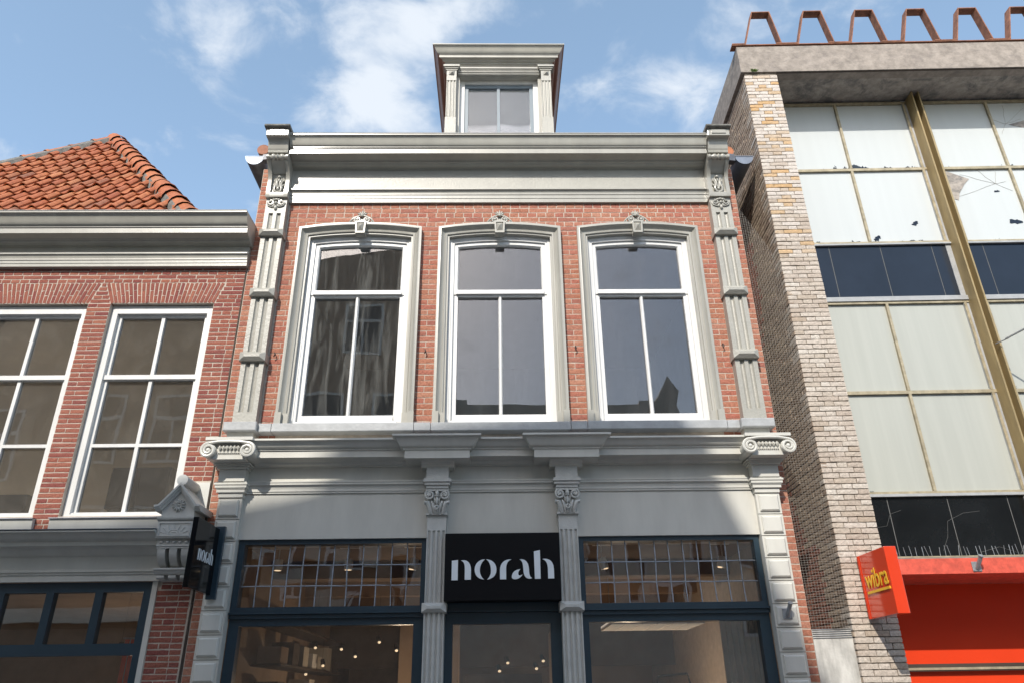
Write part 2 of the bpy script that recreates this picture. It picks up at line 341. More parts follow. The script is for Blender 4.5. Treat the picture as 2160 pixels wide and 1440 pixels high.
# ------------------------------------------------------------------ mesh helpers
class MB:
    def __init__(s): s.v = []; s.f = []
    def add(s, vs, fs):
        b = len(s.v); s.v += [tuple(p) for p in vs]; s.f += [tuple(i+b for i in f) for f in fs]; return s
    def box(s, x0, x1, y0, y1, z0, z1):
        return s.add([(x0, y0, z0), (x1, y0, z0), (x1, y1, z0), (x0, y1, z0), (x0, y0, z1), (x1, y0, z1), (x1, y1, z1), (x0, y1, z1)],
                     [(0, 1, 5, 4), (1, 2, 6, 5), (2, 3, 7, 6), (3, 0, 4, 7), (4, 5, 6, 7), (3, 2, 1, 0)])
    def hex(s, a, b):     # two quads (lists of four points), joined
        return s.add(list(a)+list(b), [(0, 1, 2, 3), (7, 6, 5, 4), (0, 4, 5, 1), (1, 5, 6, 2), (2, 6, 7, 3), (3, 7, 4, 0)])
    def extrude(s, pts, a, b):      # pts -> two copies a(p), b(p)
        n = len(pts)
        return s.add([a(p) for p in pts]+[b(p) for p in pts], [tuple(range(n)), tuple(range(2*n-1, n-1, -1))]+[(i, (i+1) % n, n+(i+1) % n, n+i) for i in range(n)])
    def prof_x(s, pr, x0, x1): return s.extrude(pr, lambda p: (x0, p[0], p[1]), lambda p: (x1, p[0], p[1]))
    def prof_z(s, pr, z0, z1): return s.extrude(pr, lambda p: (p[0], p[1], z0), lambda p: (p[0], p[1], z1))
    def prof_y(s, pr, y0, y1): return s.extrude(pr, lambda p: (p[0], y0, p[1]), lambda p: (p[0], y1, p[1]))
    def sweep(s, path, prof, fn, closed_prof=True, cap=True, ends=(None, None)):
        """mitred sweep: path of 2-D points, prof of (offset to the left of travel, height); fn(a, b, h) -> xyz"""
        n = len(path); ring = []
        for i, p in enumerate(path):
            def nrm(a, b):
                dx, dy = b[0]-a[0], b[1]-a[1]; l = math.hypot(dx, dy); return (-dy/l, dx/l)
            pre = path[i-1] if i else ends[0]; nxt = path[i+1] if i < n-1 else ends[1]
            n0 = nrm(pre, p) if pre else nrm(p, nxt)
            n1 = nrm(p, nxt) if nxt else n0
            mx, my = n0[0]+n1[0], n0[1]+n1[1]; k = 2/(mx*mx+my*my)
            ring.append([fn(p[0]+mx*k*o, p[1]+my*k*o, h) for o, h in prof])
        m = len(prof); vs = [v for r in ring for v in r]; fs = []
        for i in range(n-1):
            for j in range(m if closed_prof else m-1):
                a, b = i*m+j, i*m+(j+1) % m
                fs.append((a, b, b+m, a+m))
        if cap and closed_prof:
            fs.append(tuple(range(m))); fs.append(tuple(range(n*m-1, (n-1)*m-1, -1)))
        return s.add(vs, fs)
    def tube(s, pts, r, n=6):
        pts = [Vector(p) for p in pts]; vs = []; k = len(pts)
        rr = r if isinstance(r, (list, tuple)) else [r]*k
        for i, p in enumerate(pts):
            d = (pts[min(i+1, k-1)]-pts[max(i-1, 0)]).normalized()
            a = d.orthogonal().normalized() if abs(d.y) > .99 else d.cross(Vector((0, 1, 0))).normalized()
            b = d.cross(a)
            for j in range(n):
                t = 2*math.pi*j/n; vs.append(p+(a*math.cos(t)+b*math.sin(t))*rr[i])
        fs = [(i*n+j, i*n+(j+1) % n, (i+1)*n+(j+1) % n, (i+1)*n+j) for i in range(k-1) for j in range(n)]
        fs += [tuple(range(n)), tuple(range(k*n-1, (k-1)*n-1, -1))]
        return s.add(vs, fs)
    def ell(s, c, r, roty=0, nu=10, nv=6):
        vs = []; fs = []
        for i in range(nv+1):
            t = math.pi*i/nv
            for j in range(nu):
                u = 2*math.pi*j/nu
                x, y, z = r[0]*math.sin(t)*math.cos(u), r[1]*math.sin(t)*math.sin(u), r[2]*math.cos(t)
                x, z = x*math.cos(roty)+z*math.sin(roty), -x*math.sin(roty)+z*math.cos(roty)
                vs.append((c[0]+x, c[1]+y, c[2]+z))
        for i in range(nv):
            for j in range(nu):
                fs.append((i*nu+j, i*nu+(j+1) % nu, (i+1)*nu+(j+1) % nu, (i+1)*nu+j))
        return s.add(vs, fs)
    def disc_y(s, cx, cz, r, y0, y1, n=24):
        pr = [(cx+r*math.cos(2*math.pi*i/n), cz+r*math.sin(2*math.pi*i/n)) for i in range(n)]
        return s.prof_y(pr, y0, y1)
    def loz(s, x0, x1, z0, z1, yb, ym, yt, ix, iz):
        """lozenge block: rectangle box yb..ym, then a hipped frustum up to a small face at yt"""
        s.box(x0, x1, ym, yb, z0, z1)
        return s.add([(x0, ym, z0), (x1, ym, z0), (x1, ym, z1), (x0, ym, z1), (x0+ix, yt, z0+iz), (x1-ix, yt, z0+iz), (x1-ix, yt, z1-iz), (x0+ix, yt, z1-iz)],
                     [(0, 1, 5, 4), (1, 2, 6, 5), (2, 3, 7, 6), (3, 0, 4, 7), (4, 5, 6, 7)])
    def build(s, name, mat, parent=None, smooth=False, angle=35, world=None):
        me = bpy.data.meshes.new(name)
        me.from_pydata(s.v, [], s.f)
        bm = bmesh.new(); bm.from_mesh(me)
        bmesh.ops.recalc_face_normals(bm, faces=bm.faces)
        bm.to_mesh(me); bm.free()
        me.materials.append(M[mat] if isinstance(mat, str) else mat)
        if smooth:
            me.shade_smooth(); me.set_sharp_from_angle(angle=R(angle))
        o = bpy.data.objects.new(name, me); COL.objects.link(o)
        if parent: put(o, parent)
        return o

INV = {}
def put(o, parent):
    o.parent = parent
    if INV.get(parent.name) is not None: o.matrix_parent_inverse = INV[parent.name]

def tag(o, label, cat, group=None, kind=None):
    if label: o['label'] = label
    if cat: o['category'] = cat
    if group: o['group'] = group
    if kind: o['kind'] = kind
    return o

def thing(name, label, cat, loc=(0, 0, 0), rotz=0, group=None, local=False):
    o = bpy.data.objects.new(name, None); COL.objects.link(o)
    o.location = loc; o.rotation_euler = (0, 0, rotz); o.empty_display_size = .2
    mw = Matrix.Translation(loc) @ Matrix.Rotation(rotz, 4, 'Z')
    INV[o.name] = None if local else mw.inverted()
    o['label'] = label; o['category'] = cat
    if group: o['group'] = group
    return o

def rebase(o, pivot):
    """move a finished mesh's origin to pivot without moving the mesh"""
    o.data.transform(Matrix.Translation(-Vector(pivot))); o.location = pivot

def arc(p0, p1, kind, n=6):
    """moulding curve from p0 to p1 in (offset, height): cyma, cove (hollow) or ovolo (round)"""
    (a0, b0), (a1, b1) = p0, p1; out = []
    for i in range(n+1):
        t = i/n
        if kind == 'cyma': u, w = t, t-math.sin(2*math.pi*t)/(2*math.pi)*.85
        elif kind == 'reversa': u, w = t-math.sin(2*math.pi*t)/(2*math.pi)*.85, t
        elif kind == 'cove': u, w = 1-math.cos(t*math.pi/2), math.sin(t*math.pi/2)
        else: u, w = math.sin(t*math.pi/2), 1-math.cos(t*math.pi/2)
        out.append((a0+(a1-a0)*u, b0+(b1-b0)*w))
    return out

def holes_boxes(mb, x0, x1, z0, z1, y0, y1, holes):
    xs = sorted({x0, x1, *[min(max(h[0], x0), x1) for h in holes], *[min(max(h[1], x0), x1) for h in holes]})
    zs = sorted({z0, z1, *[min(max(h[2], z0), z1) for h in holes], *[min(max(h[3], z0), z1) for h in holes]})
    for i in range(len(xs)-1):
        start = None
        for j in range(len(zs)-1):
            cx, cz = (xs[i]+xs[i+1])/2, (zs[j]+zs[j+1])/2
            solid = not any(h[0] < cx < h[1] and h[2] < cz < h[3] for h in holes)
            if solid and start is None: start = zs[j]
            if (not solid or j == len(zs)-2) and start is not None:
                mb.box(xs[i], xs[i+1], y0, y1, start, zs[j+1] if solid else zs[j]); start = None
    return mb

# ------------------------------------------------------------------ bricks
def brick_shape(seed):
    """unit brick: x -.5...5, y 0 (face)..1 (back), z -.5...5, worn arrises and an uneven face"""
    rg = np.random.RandomState(seed); nx, nz = 5, 3
    vs = []
    for k in range(nz):
        for i in range(nx):
            e = i in (0, nx-1) or k in (0, nz-1)
            vs.append((i/(nx-1)-.5+(rg.uniform(-.012, .012) if i in (0, nx-1) else rg.uniform(-.05, .05)),
                       (rg.uniform(.0, .022) if e else rg.uniform(-.04, .012)), k/(nz-1)-.5+rg.uniform(-.045, .045)*(1 if k != 1 else 1.5)))
    idx = lambda i, k: k*nx+i
    fs = [(idx(i, k), idx(i+1, k), idx(i+1, k+1), idx(i, k+1)) for k in range(nz-1) for i in range(nx-1)]
    per = [idx(i, 0) for i in range(nx)]+[idx(nx-1, k) for k in range(1, nz)]+[idx(i, nz-1) for i in range(nx-2, -1, -1)]+[idx(0, k) for k in range(nz-2, 0, -1)]
    b = len(vs)
    for p in per: vs.append((vs[p][0], 1., vs[p][2]))
    n = len(per)
    for j in range(n): fs.append((per[j], b+j, b+(j+1) % n, per[(j+1) % n]))
    return np.array(vs), fs
SHAPES = [brick_shape(100+i) for i in range(10)]
BRICK_ME = {}
def brick_mesh(k, mat):
    if (k, mat) not in BRICK_ME:
        me = bpy.data.meshes.new('brick'); me.from_pydata([tuple(v) for v in SHAPES[k][0]], [], SHAPES[k][1])
        me.materials.append(M[mat]); BRICK_ME[(k, mat)] = me
    return BRICK_ME[(k, mat)]

def lay_bricks(items, wall, base=Matrix.Identity(4), limit=300, rest_name='brick_courses'):
    """items: (x, y, z, w, h, d, rotz, roty, mat). The largest in view become bricks of their own, the others one joined part."""
    scored = []
    for it in items:
        p = base @ Vector(it[:3]); u, v, d = project(p)
        inside = 0 <= u <= W0 and 0 <= v <= H0
        face = abs((CAM-p).normalized().dot(base.to_3x3() @ Vector((math.sin(it[6]), -math.cos(it[6]), 0))))
        scored.append(((it[3]*it[4]*face/d**2) if inside else 0, it))
    scored.sort(key=lambda t: -t[0])
    out = {}
    for k, (s, it) in enumerate(scored):
        x, y, z, w, h, d, rz, ry, mat = it
        sh = rnd.randrange(10); flip = rnd.choice((-1, 1))
        if k < limit and s > 0:
            o = bpy.data.objects.new('brick', brick_mesh(sh, mat)); COL.objects.link(o)
            o.location = (x, y, z); o.rotation_euler = (0, ry, rz); o.scale = (w, d, h); put(o, wall)
        else:
            mt = Matrix.Translation((x, y, z)) @ Matrix.Rotation(rz, 4, 'Z') @ Matrix.Rotation(ry, 4, 'Y') @ Matrix.Diagonal((w, d, h, 1))
            a = np.array(mt); vv = SHAPES[sh][0] @ a[:3, :3].T + a[:3, 3]
            g = out.setdefault(mat, [[], [], 0]); g[0].append(vv); g[1] += [tuple(i+g[2] for i in f) for f in SHAPES[sh][1]]; g[2] += len(vv)
    for mat, g in out.items():
        me = bpy.data.meshes.new(rest_name); me.from_pydata(np.concatenate(g[0]).tolist(), [], g[1]); me.materials.append(M[mat])
        o = bpy.data.objects.new(rest_name, me); COL.objects.link(o); put(o, wall); o['kind'] = 'stuff'

def course_rows(x0, x1, z0, z1, ch, holes, S=.21, Hh=.10, j=.011, mode='cross', y=0., d=.055, rz=0, mat='brick', conv=None, jit=.0016):
    """courses of a brick wall in (x, z), cut by holes"""
    items = []; n = int(round((z1-z0)/ch))
    for r in range(n):
        a, b = z0+r*ch, z0+(r+1)*ch
        if b > z1+.02: break
        cuts = [(h[0], h[1]) for h in holes if h[2] < b-.012 and h[3] > a+.012]
        segs = [(x0, x1)]
        for c0, c1 in cuts:
            ns = []
            for s0, s1 in segs:
                if c1 <= s0 or c0 >= s1: ns.append((s0, s1)); continue
                if c0 > s0: ns.append((s0, c0))
                if c1 < s1: ns.append((c1, s1))
            segs = ns
        for s0, s1 in segs:
            # bond restarts from each segment's left edge, so piers show whole bricks
            x = s0
            pat = []
            if mode == 'cross':
                pat = [S] if r % 2 == 0 else [Hh]
                if r % 4 == 2 and s1-s0 > .32: x = s0; pat0 = S/2-j/2+.002
                else: pat0 = None
            elif mode == 'flem': pat = [S, Hh] if r % 2 == 0 else [Hh, S]; pat0 = None
            k = 0
            while x < s1-.015:
                L = pat0 if (k == 0 and pat0) else pat[k % len(pat)]
                L *= 1+rnd.uniform(-.035, .035)
                e = min(x+L, s1)
                if s1-e < .045: e = s1
                zj, yj = rnd.uniform(-jit, jit), rnd.uniform(-.0012, .0008)
                w, hh = e-x-(j if e < s1 else j*.5), ch-j+rnd.uniform(-.0012, .0012)
                if w > .02:
                    c = ((x+e)/2-(j*.5 if e < s1 else 0)*.0, y+yj, (a+b)/2+zj)
                    if conv: c = conv(c)
                    items.append((c[0], c[1], c[2], w, hh, d, rz, 0, mat if isinstance(mat, str) else mat((x+e)/2, (a+b)/2)))
                x = e+(j if False else 0); k += 1
    return items

# ------------------------------------------------------------------ the street
ground = MB().add([(-300, -300, 0), (300, -300, 0), (300, 300, 0), (-300, 300, 0)], [(0, 1, 2, 3)]).build('ground', 'ground')
ground['kind'] = 'structure'

# ================================================================== the middle house
XC = .03
XL, XR = -2.83, 2.888
house = thing('brick_townhouse', 'red brick townhouse with grey ornate cornice, three tall arched windows and a grey shopfront', 'house', (XC, 0, 0))
WX = (-1.577, .034, 1.640)           # window axes
HALF = .707
win_holes = [(x-HALF+.04, x+HALF-.04, 4.157, 6.60) for x in WX]

def townhouse_wall():
    mb = MB()
    holes_boxes(mb, XL, XR, 3.45, 7.45, .0034, .26, win_holes)
    mb.box(XL, XL+.13, .0034, .26, 0, 3.45)
    mb.box(XR-.14, XR, .0034, .26, 0, 3.45)
    mb.box(XL, XL+.2, .262, 7, 0, 7.45); mb.box(XR-.2, XR, .262, 7, 0, 7.45); mb.box(XL, XR, 7.002, 7.2, 0, 7.45)
    wall = mb.build('wall', 'mortar', house)
    holes = [(x-HALF+.012, x+HALF-.012, 4.0, 6.575) for x in WX]+[(-2.712, -2.447, 4.0, 7.6), (2.533, 2.772, 4.0, 7.6), (-2.447, 2.533, 6.94, 8)]
    it = course_rows(XL+.004, XR, 3.95, 7.46, .0648, holes, mat='brick', S=.2185, Hh=.1085)
    it += course_rows(XL+.004, XL+.128, .6, 3.95, .0648, [], mat='brick', S=.2185, Hh=.1085)
    it += course_rows(XR-.135, XR, .6, 3.95, .0648, [], mat='brick', S=.2185, Hh=.1085)
    lay_bricks(it, wall)
    # little iron hooks left in the brickwork
    for hx, hz in ((-2.385, 4.976), (-.78, 5.006), (.844, 5.035), (2.452, 5.054)):
        MB().tube([(hx, .01, hz), (hx, -.035, hz+.004), (hx+.008, -.045, hz-.02), (hx-.004, -.035, hz-.045)], .007, 5).build('hook', 'iron', house)
townhouse_wall()

def gap_arch(half, zs, rise, n=12, x=0.):
    Rr = (half*half+rise*rise)/(2*rise)
    return [(x+half*t, zs+math.sqrt(Rr*Rr-(half*t)**2)-(Rr-rise)) for t in [-1+2*i/n for i in range(n+1)]]

def spiral(cx, cz, y, r0, r1, turns, start, sgn, n=26):
    pts = []
    for i in range(n+1):
        t = i/n; a = start+sgn*t*turns*2*math.pi; r = r0+(r1-r0)*t
        pts.append((cx+r*math.cos(a), y-.012*t, cz+r*math.sin(a)))
    return pts

def upper_window(x, kind):
    RI = .585
    zs, rise = 6.458, .044
    path = [(x-RI, 4.29)]+gap_arch(RI, zs, rise, 12, x)+[(x+RI, 4.29)]
    prof = [(0, .05), (0, -.012), (.018, -.012), (.022, -.03), (.040, -.034), (.046, -.026)]+[(.046+.045*i/5, -.026-.05*(i/5)**2) for i in range(1, 6)]+[(.096, -.074), (.122, -.074), (.122, .01)]
    mb = MB().sweep(path, prof, lambda a, b, h: (a, h, b))
    w = mb.build('window', 'trim', house, smooth=True, angle=25)
    for s in (-1, 1):        # plain plinth blocks of the casing
        mb = MB()
        x0, x1 = sorted((x+s*(RI-.002), x+s*(RI+.062))); mb.box(x0, x1, -.036, .05, 4.157, 4.292)
        x0, x1 = sorted((x+s*(RI+.060), x+s*(RI+.126))); mb.box(x0, x1, -.080, .05, 4.157, 4.292)
        mb.build('casing_plinth', 'trim', w)
    # white fixed frame
    FP = [(0, .16), (0, .042), (-.030, .042), (-.030, .050), (-.056, .050), (-.056, .16)]
    mb = MB().sweep([(x-RI+.001, 4.157)]+[(p[0]*1., p[1]-.001) for p in gap_arch(RI-.001, zs, rise, 12, x)]+[(x+RI-.001, 4.157)], FP, lambda a, b, h: (a, h, b))
    mb.prof_x([(.16, 4.158), (.015, 4.158), (.015, 4.200), (.03, 4.222), (.16, 4.226)], x-RI+.058, x+RI-.058)
    mb.build('window_frame', 'white', w)
    # sashes
    g = .478; fi = RI-.057
    zt = zs-.052
    sp = [(0, .15), (0, .072), (-.040, .072), (-.052, .088), (-.052, .15)]
    mb = MB().sweep([(x-fi, 5.736)]+gap_arch(fi, zt, rise*.85, 12, x)+[(x+fi, 5.736)], sp, lambda a, b, h: (a, h, b))
    mb.prof_x([(.15, 5.736), (.052, 5.736), (.052, 5.78), (.06, 5.79), (.15, 5.80)], x-fi+.03, x+fi-.03)
    mb.build('upper_sash', 'white', w)
    mb = MB()
    for s in (-1, 1):
        x0, x1 = sorted((x+s*fi, x+s*g)); mb.box(x0, x1, .084, .16, 4.227, 5.735)
    mb.prof_x([(.16, 4.2265), (.06, 4.2265), (.06, 4.275), (.085, 4.305), (.16, 4.307)], x-g, x+g)
    mb.prof_x([(.16, 5.735), (.084, 5.735), (.084, 5.712), (.16, 5.712)], x-g, x+g)
    mb.prof_z([(x-.020, .15), (x-.020, .10), (x-.008, .082), (x+.008, .082), (x+.020, .10), (x+.020, .15)], 4.306, 5.713)
    mb.build('lower_sash', 'white', w)
    gm = 'glass_old' if kind == 0 else 'glass'
    a = gap_arch(g, zt-.05, rise*.75, 10, x)
    MB().prof_y([(x-g, 5.79)]+a+[(x+g, 5.79)], .112, .118).build('pane', gm, w)
    MB().box(x-g, x-.019, .120, .126, 4.30, 5.716).build('pane', gm, w)
    MB().box(x+.019, x+g, .120, .126, 4.30, 5.716).build('pane', gm, w)
    # keystone and carved crest
    mb = MB()
    mb.add([(x-.054, -.098, 6.462), (x+.054, -.098, 6.462), (x+.062, -.098, 6.628), (x-.062, -.098, 6.628), (x-.054, 0, 6.462), (x+.054, 0, 6.462), (x+.062, 0, 6.628), (x-.062, 0, 6.628)],
           [(0, 1, 5, 4), (1, 2, 6, 5), (2, 3, 7, 6), (3, 0, 4, 7)])
    # frame border and pyramid boss
    o_ = [(x-.054, 6.462), (x+.054, 6.462), (x+.062, 6.628), (x-.062, 6.628)]; i_ = [(x-.036, 6.487), (x+.036, 6.487), (x+.042, 6.606), (x-.042, 6.606)]
    vs = [(p[0], -.098, p[1]) for p in o_]+[(p[0], -.098, p[1]) for p in i_]+[(p[0], -.084, p[1]) for p in i_]+[(x, -.122, 6.547)]
    mb.add(vs, [(0, 1, 5, 4), (1, 2, 6, 5), (2, 3, 7, 6), (3, 0, 4, 7), (4, 5, 9, 8), (5, 6, 10, 9), (6, 7, 11, 10), (7, 4, 8, 11), (8, 9, 12), (9, 10, 12), (10, 11, 12), (11, 8, 12)])
    mb.build('keystone', 'trim', w)
    mb = MB()
    for s in (-1, 1):
        mb.tube(spiral(x+s*.062, 6.672, -.04, .042, .012, 1.3, R(90), s), [.011]*20+[.009]*7, 6)
        mb.tube([(x+s*.165, -.035, 6.632), (x+s*.14, -.045, 6.640), (x+s*.12, -.045, 6.668), (x+s*.09, -.045, 6.700), (x+s*.05, -.045, 6.724), (x+s*.02, -.045, 6.735)], [.006, .011, .012, .012, .012, .01], 6)
        mb.tube(spiral(x+s*.128, 6.648, -.04, .018, .006, 1.1, R(60), s, 14), .007, 5)
        mb.ell((x+s*.062, -.05, 6.672), (.016, .014, .016))
        for k, (ang, ln) in enumerate(((.45, .055), (.95, .042))):
            mb.ell((x+s*math.sin(ang)*.045, -.035, 6.742+math.cos(ang)*.030), (.011, .014, ln*.6), s*ang)
    mb.ell((x, -.038, 6.765), (.013, .016, .045)); mb.ell((x, -.04, 6.735), (.022, .018, .018))
    mb.prof_y([(x-.15, 6.628), (x+.15, 6.628), (x+.06, 6.70), (x, 6.73), (x-.06, 6.70)], -.02, 0)
    mb.build('crest', 'trim', w, smooth=True, angle=60)
for i, x in enumerate(WX): upper_window(x, i)

def sill_course():
    js = [-2.42, -2.288, -.852, -.683, .745, .916, 2.345, 2.474]
    for k in range(len(js)-1):
        dz = rnd.uniform(-.003, .003)
        MB().prof_x([(.02, 4.064+dz), (-.125, 4.064+dz), (-.130, 4.070+dz), (-.130, 4.146+dz), (-.124, 4.153+dz), (.02, 4.156)], js[k]+.003, js[k+1]-.003).build('sill_stone', 'sill', house)
    for x0, x1 in ((-2.752, -2.422), (2.476, 2.815)):
        MB().loz(x0, x1, 4.062, 4.154, 0, -.18, -.186, .008, .008).build('pilaster_base', 'sill', house)
sill_course()

def fluted(mb, x0, x1, y, yb, z0, z1, nf, fw, fd, cap=True):
    """pilaster shaft length with nf half-round flutes"""
    w = x1-x0; pr = [(x0, yb), (x0, y)]
    for k in range(nf):
        c = x0+w*(k+.5)/nf if nf > 2 else x0+w*(.31 if k == 0 else .69)
        for i in range(7):
            a = math.pi*(1-i/6); pr.append((c+fw/2*math.cos(a), y+fd*math.sin(a)))
    pr += [(x1, y), (x1, yb)]
    return mb.prof_z(pr, z0, z1)

def pilaster(cx):
    x0, x1 = cx-.120, cx+.120
    mb = MB()
    mb.box(x0, x1, -.10, 0, 4.154, 4.285)
    fluted(mb, x0, x1, -.10, 0, 4.285, 4.846, 2, .050, .026)
    fluted(mb, x0, x1, -.10, 0, 4.946, 5.618, 2, .050, .026)
    fluted(mb, x0, x1, -.10, 0, 5.718, 6.408, 2, .050, .026)
    fluted(mb, x0, x1, -.10, 0, 6.496, 6.735, 2, .050, .026)
    mb.box(x0, x1, -.10, 0, 6.735, 6.94)
    p = mb.build('pilaster', 'trim_rough', house)
    for z0, z1 in ((4.846, 4.946), (5.618, 5.718), (6.408, 6.496)):
        MB().loz(cx-.136, cx+.136, z0, z1, 0, -.132, -.165, .055, .036).build('band', 'trim_rough', p)
    # drop ornament under the console
    mb = MB()
    for s in (-1, 1):
        mb.tube(spiral(cx+s*.065, 6.875, -.105, .038, .012, 1.15, R(100), s, 18), .011, 6)
        mb.ell((cx+s*.030, -.11, 6.912), (.022, .018, .016)); mb.ell((cx+s*.026, -.105, 6.832), (.014, .016, .030), -s*.5)
        mb.tube([(cx+s*.105, -.105, 6.875), (cx+s*.09, -.11, 6.835), (cx+s*.05, -.11, 6.818), (cx+s*.01, -.11, 6.845)], .009, 5)
    mb.ell((cx, -.11, 6.805), (.020, .018, .034)); mb.ell((cx, -.115, 6.868), (.020, .02, .02)); mb.ell((cx, -.11, 6.918), (.03, .018, .016))
    mb.build('drop_ornament', 'trim', p, smooth=True, angle=60)
    # console: panelled block swelling forward to the roll
    xa, xb = cx-.128, cx+.128
    side = [(0, 6.94), (-.135, 6.94), (-.142, 6.955), (-.138, 7.02), (-.134, 7.18)]+[(-.134-.13*(i/6)**1.8, 7.18+.19*i/6) for i in range(1, 7)]+[(-.272, 7.40), (-.272, 7.455), (0, 7.455)]
    mb = MB()
    mb.prof_x(side, xa, xa+.045); mb.prof_x(side, xb-.045, xb)
    rec = [(0, 6.941), (-.136, 6.941), (-.140, 6.955), (-.139, 7.000), (-.098, 7.004), (-.094, 7.18), (-.12, 7.27), (-.134, 7.272)]+[(-.150-.11*(i/6)**1.6, 7.274+.10*i/6) for i in range(1, 7)]+[(-.27, 7.455), (0, 7.455)]
    mb.prof_x(rec, xa+.045, xb-.045)
    mb.build('console', 'trim', p, smooth=True, angle=40)
    mb = MB()      # carved leaf in the panel
    for s in (-1, 1):
        mb.tube([(cx, -.11, 7.02), (cx+s*.035, -.12, 7.03), (cx+s*.045, -.125, 7.07), (cx+s*.030, -.12, 7.12), (cx+s*.038, -.115, 7.17)], [.016, .017, .016, .014, .010], 6)
        mb.tube([(cx+s*.012, -.115, 7.09), (cx+s*.018, -.125, 7.15), (cx+s*.030, -.12, 7.21)], [.013, .014, .008], 6)
        mb.ell((cx+s*.052, -.11, 7.115), (.012, .014, .026), s*.5); mb.ell((cx+s*.05, -.11, 7.18), (.010, .013, .022), s*.3)
    mb.ell((cx, -.12, 7.065), (.02, .022, .03)); mb.ell((cx, -.12, 7.235), (.024, .022, .020)); mb.ell((cx, -.115, 7.19), (.012, .016, .03))
    mb.build('leaf_carving', 'trim', p, smooth=True, angle=60)
    # baluster roll lying across the console
    mb = MB(); rs = [(-.130, .026), (-.126, .034), (-.098, .034), (-.092, .024), (-.080, .024), (-.060, .038), (-.036, .038), (-.022, .026), (-.012, .03), (0, .042), (.012, .03), (.022, .026), (.036, .038), (.060, .038), (.080, .024), (.092, .024), (.098, .034), (.126, .034), (.130, .026)]
    mb.tube([(cx+a, -.275, 7.408) for a, b in rs], [b for a, b in rs], 12)
    mb.build('baluster_roll', 'trim', p, smooth=True, angle=50)
    # bracket block above, capped by a weathered slab
    mb = MB().prof_x([(0, 7.457), (-.30, 7.457), (-.305, 7.472)]+arc((-.29, 7.475), (-.36, 7.618), 'cyma', 6)[1:]+[(-.36, 7.620), (0, 7.620)], cx-.118, cx+.118)
    mb.loz(cx-.130, cx+.130, 7.622, 7.718, 0, -.412, -.414, .006, .006)
    b = mb.build('top_block', 'trim', p)
    mb = MB(); mb.box(cx-.085, cx+.085, -.424, -.36, 7.648, 7.696); mb.build('block_panel', 'trim', p)
    mb = MB().prof_x([(.03, 7.720), (-.440, 7.720), (-.458, 7.730), (-.458, 7.752), (-.44, 7.760), (.03, 7.780)], cx-.148, cx+.148); mb.build('capstone', 'slate', p)
pilaster(-2.581); pilaster(2.652)

def top_cornice():
    x0, x1 = -2.452, 2.523
    pr = [(0, 7.392), (-.065, 7.392), (-.065, 7.402)]+arc((-.07, 7.404), (-.132, 7.432), 'ovolo', 5)+[(-.140, 7.434)]+arc((-.145, 7.437), (-.188, 7.466), 'cove', 4)+[(-.276, 7.465), (-.276, 7.540), (-.292, 7.542), (-.292, 7.551)]+arc((-.294, 7.553), (-.352, 7.670), 'cyma', 8)+[(-.362, 7.672), (-.362, 7.692), (0, 7.70)]
    MB().prof_x(pr, x0, x1).build('cornice', 'trim', house, smooth=True, angle=30)
    MB().prof_x([(0, 7.693), (-.368, 7.693), (-.370, 7.698), (0, 7.712)], x0, x1).build('cornice_flashing', 'white', house)
    MB().box(x0, x1, -.050, 0, 7.106, 7.391).build('frieze', 'trim_rough', house)
    pr = [(0, 6.930), (-.034, 6.930), (-.034, 6.978), (-.040, 6.984), (-.040, 7.026), (-.048, 7.032), (-.048, 7.050)]+arc((-.050, 7.053), (-.074, 7.086), 'cove', 4)+[(-.078, 7.088), (-.078, 7.104), (0, 7.105)]
    MB().prof_x(pr, x0, x1).build('architrave', 'trim', house, smooth=True, angle=25)
top_cornice()

def roof_and_gutters():
    mb = MB()
    x0, x1, y0, y1, z0, z1 = XL-.12, XR+.12, .30, 7.2, 7.5, 10.0
    mb.add([(x0, y0, z0), (x1, y0, z0), (x1, y1, z0), (x0, y1, z0), (XC, 3.6, z1), (XC, y1, z1)], [(0, 1, 4), (1, 2, 5, 4), (2, 3, 5), (3, 0, 4, 5), (0, 3, 2, 1)])
    rf = mb.build('roof', 'far_roof', house)
    for cx, s, m in ((-2.957, -1, 'zinc'), (3.072, 1, 'zinc_blue')):
        # half-round gutter running back along the side wall, closed by a stop end
        pts = [(cx+.112*math.cos(math.pi+math.pi*i/14), 7.625+.112*math.sin(math.pi+math.pi*i/14)) for i in range(15)]
        inner = [(cx+.106*math.cos(2*math.pi-math.pi*i/14), 7.627+.106*math.sin(2*math.pi-math.pi*i/14)) for i in range(15)]
        g = MB().prof_y(pts+inner, -.012, 5.2).build('gutter', m, house, smooth=True, angle=40)
        MB().prof_y(pts, -.016, -.006).build('gutter_end', 'zinc_blue', g)
        MB().tube([(cx-.112, -.014, 7.630), (cx+.112, -.014, 7.630)], .009, 6).build('gutter_bead', 'zinc_blue', g)
        MB().tube([(cx-s*.0+s*.112, -.012, 7.63), (cx+s*.112, 5.2, 7.63)], .009, 6).build('gutter_rim', 'zinc', g)
    MB().tube([(-2.872, -.01, 7.745), (-2.872, .35, 7.75)], .075, 14).build('verge_tile', 'tile', rf, smooth=True)
    MB().tube([(2.90, 0.02, 7.745), (2.90, .35, 7.75)], .07, 14).build('verge_tile', 'tile', rf, smooth=True)
    MB().prof_z([(2.775, -.05), (2.955, -.02), (2.955, .06), (2.775, .06)], 7.56, 7.66).build('lead_soaker', 'zinc', house)
    MB().prof_z([(-2.70, -.05), (-2.86, -.02), (-2.86, .06), (-2.70, .06)], 7.58, 7.66).build('lead_soaker', 'zinc', house)
roof_and_gutters()

